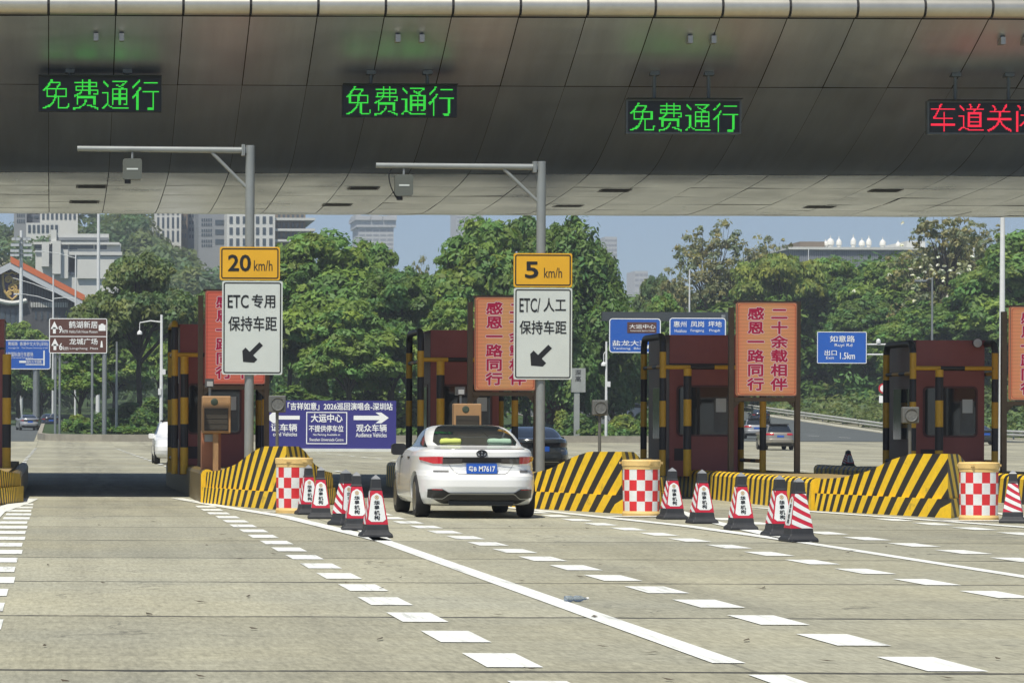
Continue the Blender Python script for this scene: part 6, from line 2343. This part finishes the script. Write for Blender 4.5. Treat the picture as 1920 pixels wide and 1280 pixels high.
mb.build('louvre_band', m_bwhite, t, org)
windows(t, org, 0, 40, 577, 612, 4, 1, Yh, .85, .95)
windows(t, org, 62, 128, 582, 600, 6, 1, Yh, .3, .8)
# white terraced campus building
Yc = 520.0
p = W(150, 480, Yc)
org = (p.x, Yc, 10)
t = thing('terraced_building', 'white terraced campus building above the orange roof', 'building', org)
mb = MB()
for (x0, x1, y0, y1, dy) in ((95, 205, 436, 452, 3.6), (62, 225, 452, 456, 3.3), (78, 92, 452, 498, 2.6), (98, 114, 450, 512, 2.2), (112, 128, 466, 520, 3.2), (128, 230, 470, 476, 3.4), (95, 106, 429, 455, 2.6), (145, 230, 478, 520, 3.7)):
    a, b = W(x0, y1, Yc), W(x1, y0, Yc)
    mb.box(a.x, b.x, Yc + dy, Yc + 18, a.z, b.z)
mb.build('wall', m_bwhite, t, org)
a, b = W(66, 540, Yc), W(228, 454, Yc)
MB().box(a.x, b.x, Yc + 4.2, Yc + 17, a.z - 8, b.z).build('wall_core', m_bwhite, t, org)
a, b = W(92, 448, Yc), W(204, 443, Yc)
MB().box(a.x, b.x, Yc + 3.2, Yc + 18.2, a.z, b.z).build('roof', m_bgrey, t, org)
for (x0, x1, y0, y1) in ((66, 78, 457, 466), (92, 98, 462, 495), (116, 127, 458, 466), (130, 145, 458, 468), (125, 140, 475, 510), (145, 175, 457, 466), (178, 200, 458, 467), (130, 144, 480, 516)):
    a, b = W(x0, y1, Yc + 4), W(x1, y0, Yc + 4)
    MB().box(a.x, b.x, Yc + 4.05, Yc + 4.25, a.z, b.z).build('window', m_bwin, t, org)
# office slabs on the hill
def office(px0, px1, py0, py1, Y, mat, label, wins, depth=20, extra=None):
    p = W((px0 + px1) / 2, py1, Y)
    org = (p.x, Y, p.z)
    t = thing('office_block', label, 'building', org, 'campus blocks on the hill')
    a, b = W(px0, py1, Y), W(px1, py0, Y)
    zg = min(elev(a.x, Y), elev(b.x, Y)) - 3
    MB().box(a.x, b.x, Y, Y + depth, min(zg, a.z), b.z).build('wall', mat, t, org)
    for w in wins:
        windows(t, org, *w[:6], Y, *w[6:])
    if extra:
        extra(t, org)
    return t
office(26, 50, 370, 430, 690, m_bgrey, 'grey office block with small square windows at far left', [(31, 47, 398, 420, 4, 2, .6, .6)])
office(50, 76, 370, 430, 700, M('office_slate', (0.13, 0.15, 0.19), .7), 'slate coloured office block left of the white finned block', [(52, 74, 384, 412, 2, 3, .8, .5)])
office(75, 146, 360, 417, 680, m_bwhite, 'white office block with tall fins under the canopy edge', [(77, 144, 380, 413, 8, 1, .55, .9)])
office(49, 112, 418, 440, 640, m_bwhite, 'low white block with upright slot windows below the finned block', [(51, 110, 420, 438, 7, 1, .6, .8)])
office(290, 340, 370, 460, 690, m_bwhite, 'pale slab with vertical slots behind the left hill trees', [(292, 338, 380, 455, 5, 3, .45, .8)])
office(338, 352, 370, 460, 700, m_bbrown, 'narrow brown tower beside the pale slab', [(340, 350, 385, 450, 2, 4, .5, .5)])
office(352, 366, 370, 460, 705, m_bgrey, 'narrow grey tower beside the brown one', [(354, 364, 385, 450, 2, 5, .6, .5)])
office(372, 427, 360, 500, 660, m_bgrey, 'grey block with paired rows of small windows left of the 20 km/h pole', [(377, 398, 408, 425, 5, 2, .6, .6), (377, 398, 428, 444, 5, 2, .6, .6), (377, 398, 448, 464, 5, 2, .6, .6), (403, 426, 408, 462, 1, 3, .95, .5)])
office(425, 516, 398, 500, 650, m_bwhite, 'white gridded office block behind the 20 km/h pole', [(427, 514, 402, 464, 7, 3, .5, .62)])
def slabs(t, org):
    for py in (413, 433, 453):
        a, b = W(506, py + 2, 655), W(588, py - 2, 655)
        MB().box(a.x, b.x, 651, 676, a.z, b.z).build('balcony', m_bwhite, t, org)
office(516, 573, 370, 500, 655, m_bbrown, 'brown tower with white balcony slabs right of the 20 km/h pole', [(519, 571, 396, 450, 6, 3, .5, .6)], extra=slabs)
office(300, 372, 372, 450, 720, M('office_mixed_grey', (0.33, 0.35, 0.37), .7), 'pale grey block in the gap behind the brown tower', [(302, 370, 380, 450, 7, 4, .5, .6)])
# hazy towers far away
def tower(px0, px1, py0, py1, Y, label, rows_=4, cols=4, crown=False):
    a, b = W(px0, py1, Y), W(px1, py0, Y)
    org = ((a.x + b.x) / 2, Y, 0)
    t = thing('distant_tower', label, 'tower block', org, 'hazy towers on the skyline')
    mt = M('far_tower_render', (0.50, 0.51, 0.52), .8)
    MB().box(a.x, b.x, Y, Y + 30, 0, b.z).build('wall', mt, t, org)
    windows(t, org, px0, px1, py0 + 2, py1, cols, rows_, Y, .8, .45, M('far_window_haze_grey', (0.28, 0.30, 0.33), .3))  # panes kept pale: part of the distance haze is put into their colour
    if crown:
        mb = MB()
        for q in range(9):
            x = a.x + (b.x - a.x) * q / 8
            zt = b.z + (6.5 if q in (0, 4, 8) else 4.0)
            mb.box(x - 1, x + 1, Y - 1, Y + 30, b.z, zt)
        for (q0, q1) in ((-.1, .32), (.36, .66), (.7, 1.08)):
            mb.box(a.x + (b.x - a.x) * q0, a.x + (b.x - a.x) * q1, Y - 2, Y + 31, b.z + 3.2, b.z + 5.2)
        mb.build('roof_crown', mt, t, org)
    return t
tower(672, 738, 426, 470, 1500, 'hazy unfinished tower with a crown of beams above the trees', 5, 5, True)
tower(856, 906, 380, 440, 1900, 'faint blue tower cut off by the canopy edge', 8, 6)
tower(1134, 1157, 444, 500, 1600, 'faint tower right of the drooping tree', 6, 4)
tower(1190, 1215, 508, 540, 2100, 'tiny flat topped tower low on the skyline', 3, 3)
# factory with roof ventilators
Yf = 620.0
p = W(1610, 480, Yf)
org = (p.x, Yf, 0)
t = thing('factory', 'long grey factory with white ventilators along its roof', 'factory', org)
a, b = W(1480, 480, Yf), W(1760, 469, Yf)
MB().box(a.x, b.x, Yf, Yf + 40, 0, b.z).build('wall', M('factory_grey_sheet', (0.17, 0.19, 0.22), .6, 0, .15, .6), t, org)
mb = MB()
for k in range(80):
    x = a.x + (b.x - a.x) * k / 80
    mb.box(x, x + .10, Yf - .1, Yf - .002, b.z - 4.5, b.z)
mb.build('wall_ribs', M('factory_rib_grey', (0.26, 0.28, 0.31), .6), t, org)
MB().box(a.x - .5, b.x + .5, Yf - .6, Yf + 41, b.z, b.z + .5).build('roof', m_bwhite, t, org)
m_vent = M('ventilator_white', (0.7, 0.7, 0.66), .5)
for px, r_, h_ in ((1548, .8, 1.3), (1557, 1.2, 1.8), (1573, .9, 1.7), (1600, .9, 1.9), (1616, 1.0, 1.5), (1629, .9, 1.8), (1655, 1.0, 1.6), (1684, .8, 1.2)):
    q = W(px, 461, Yf + 5)
    zz = b.z + .5
    r_, h_ = r_ * .62, h_ * .95
    v = MB().lathe([(r_ * .75, 0), (r_ * .75, h_ * .35), (r_, h_ * .45), (r_, h_ * .8), (r_ * .65, h_ * 1.05), (.1, h_ * 1.2), (.08, h_ * 1.5)], (q.x, Yf + 5, zz), 14).build('ventilator', m_vent, t, org, smooth=True)
a, b2 = W(1500, 472, Yf + 4), W(1546, 453, Yf + 4)
MB().box(a.x, b2.x, Yf + 4, Yf + 20, a.z, b2.z).build('roof_house', m_bbrown, t, org)
a, b2 = W(1700, 466, Yf + 4), W(1735, 452, Yf + 4)
MB().box(a.x, b2.x, Yf + 4, Yf + 20, a.z, b2.z).build('roof_house', m_bwhite, t, org)

# ------------------------------------------------------------------ haze
HAZE = 0.00038
if HAZE > 0:
    mb = MB().box(-700, 1100, -60, 2300, -1.0, 190.0)
    hz = mb.build('haze', None and m_white or bpy.data.materials.new('haze_air'))
    m = hz.data.materials[0]
    m.use_nodes = True
    nt = m.node_tree
    nt.nodes.clear()
    pv = nt.nodes.new('ShaderNodeVolumePrincipled')
    pv.inputs['Color'].default_value = (0.80, 0.88, 0.95, 1)
    pv.inputs['Density'].default_value = HAZE
    pv.inputs['Anisotropy'].default_value = 0.2
    o_ = nt.nodes.new('ShaderNodeOutputMaterial')
    lk(nt, pv.outputs[0], o_.inputs['Volume'])
    struct(hz, 'stuff')
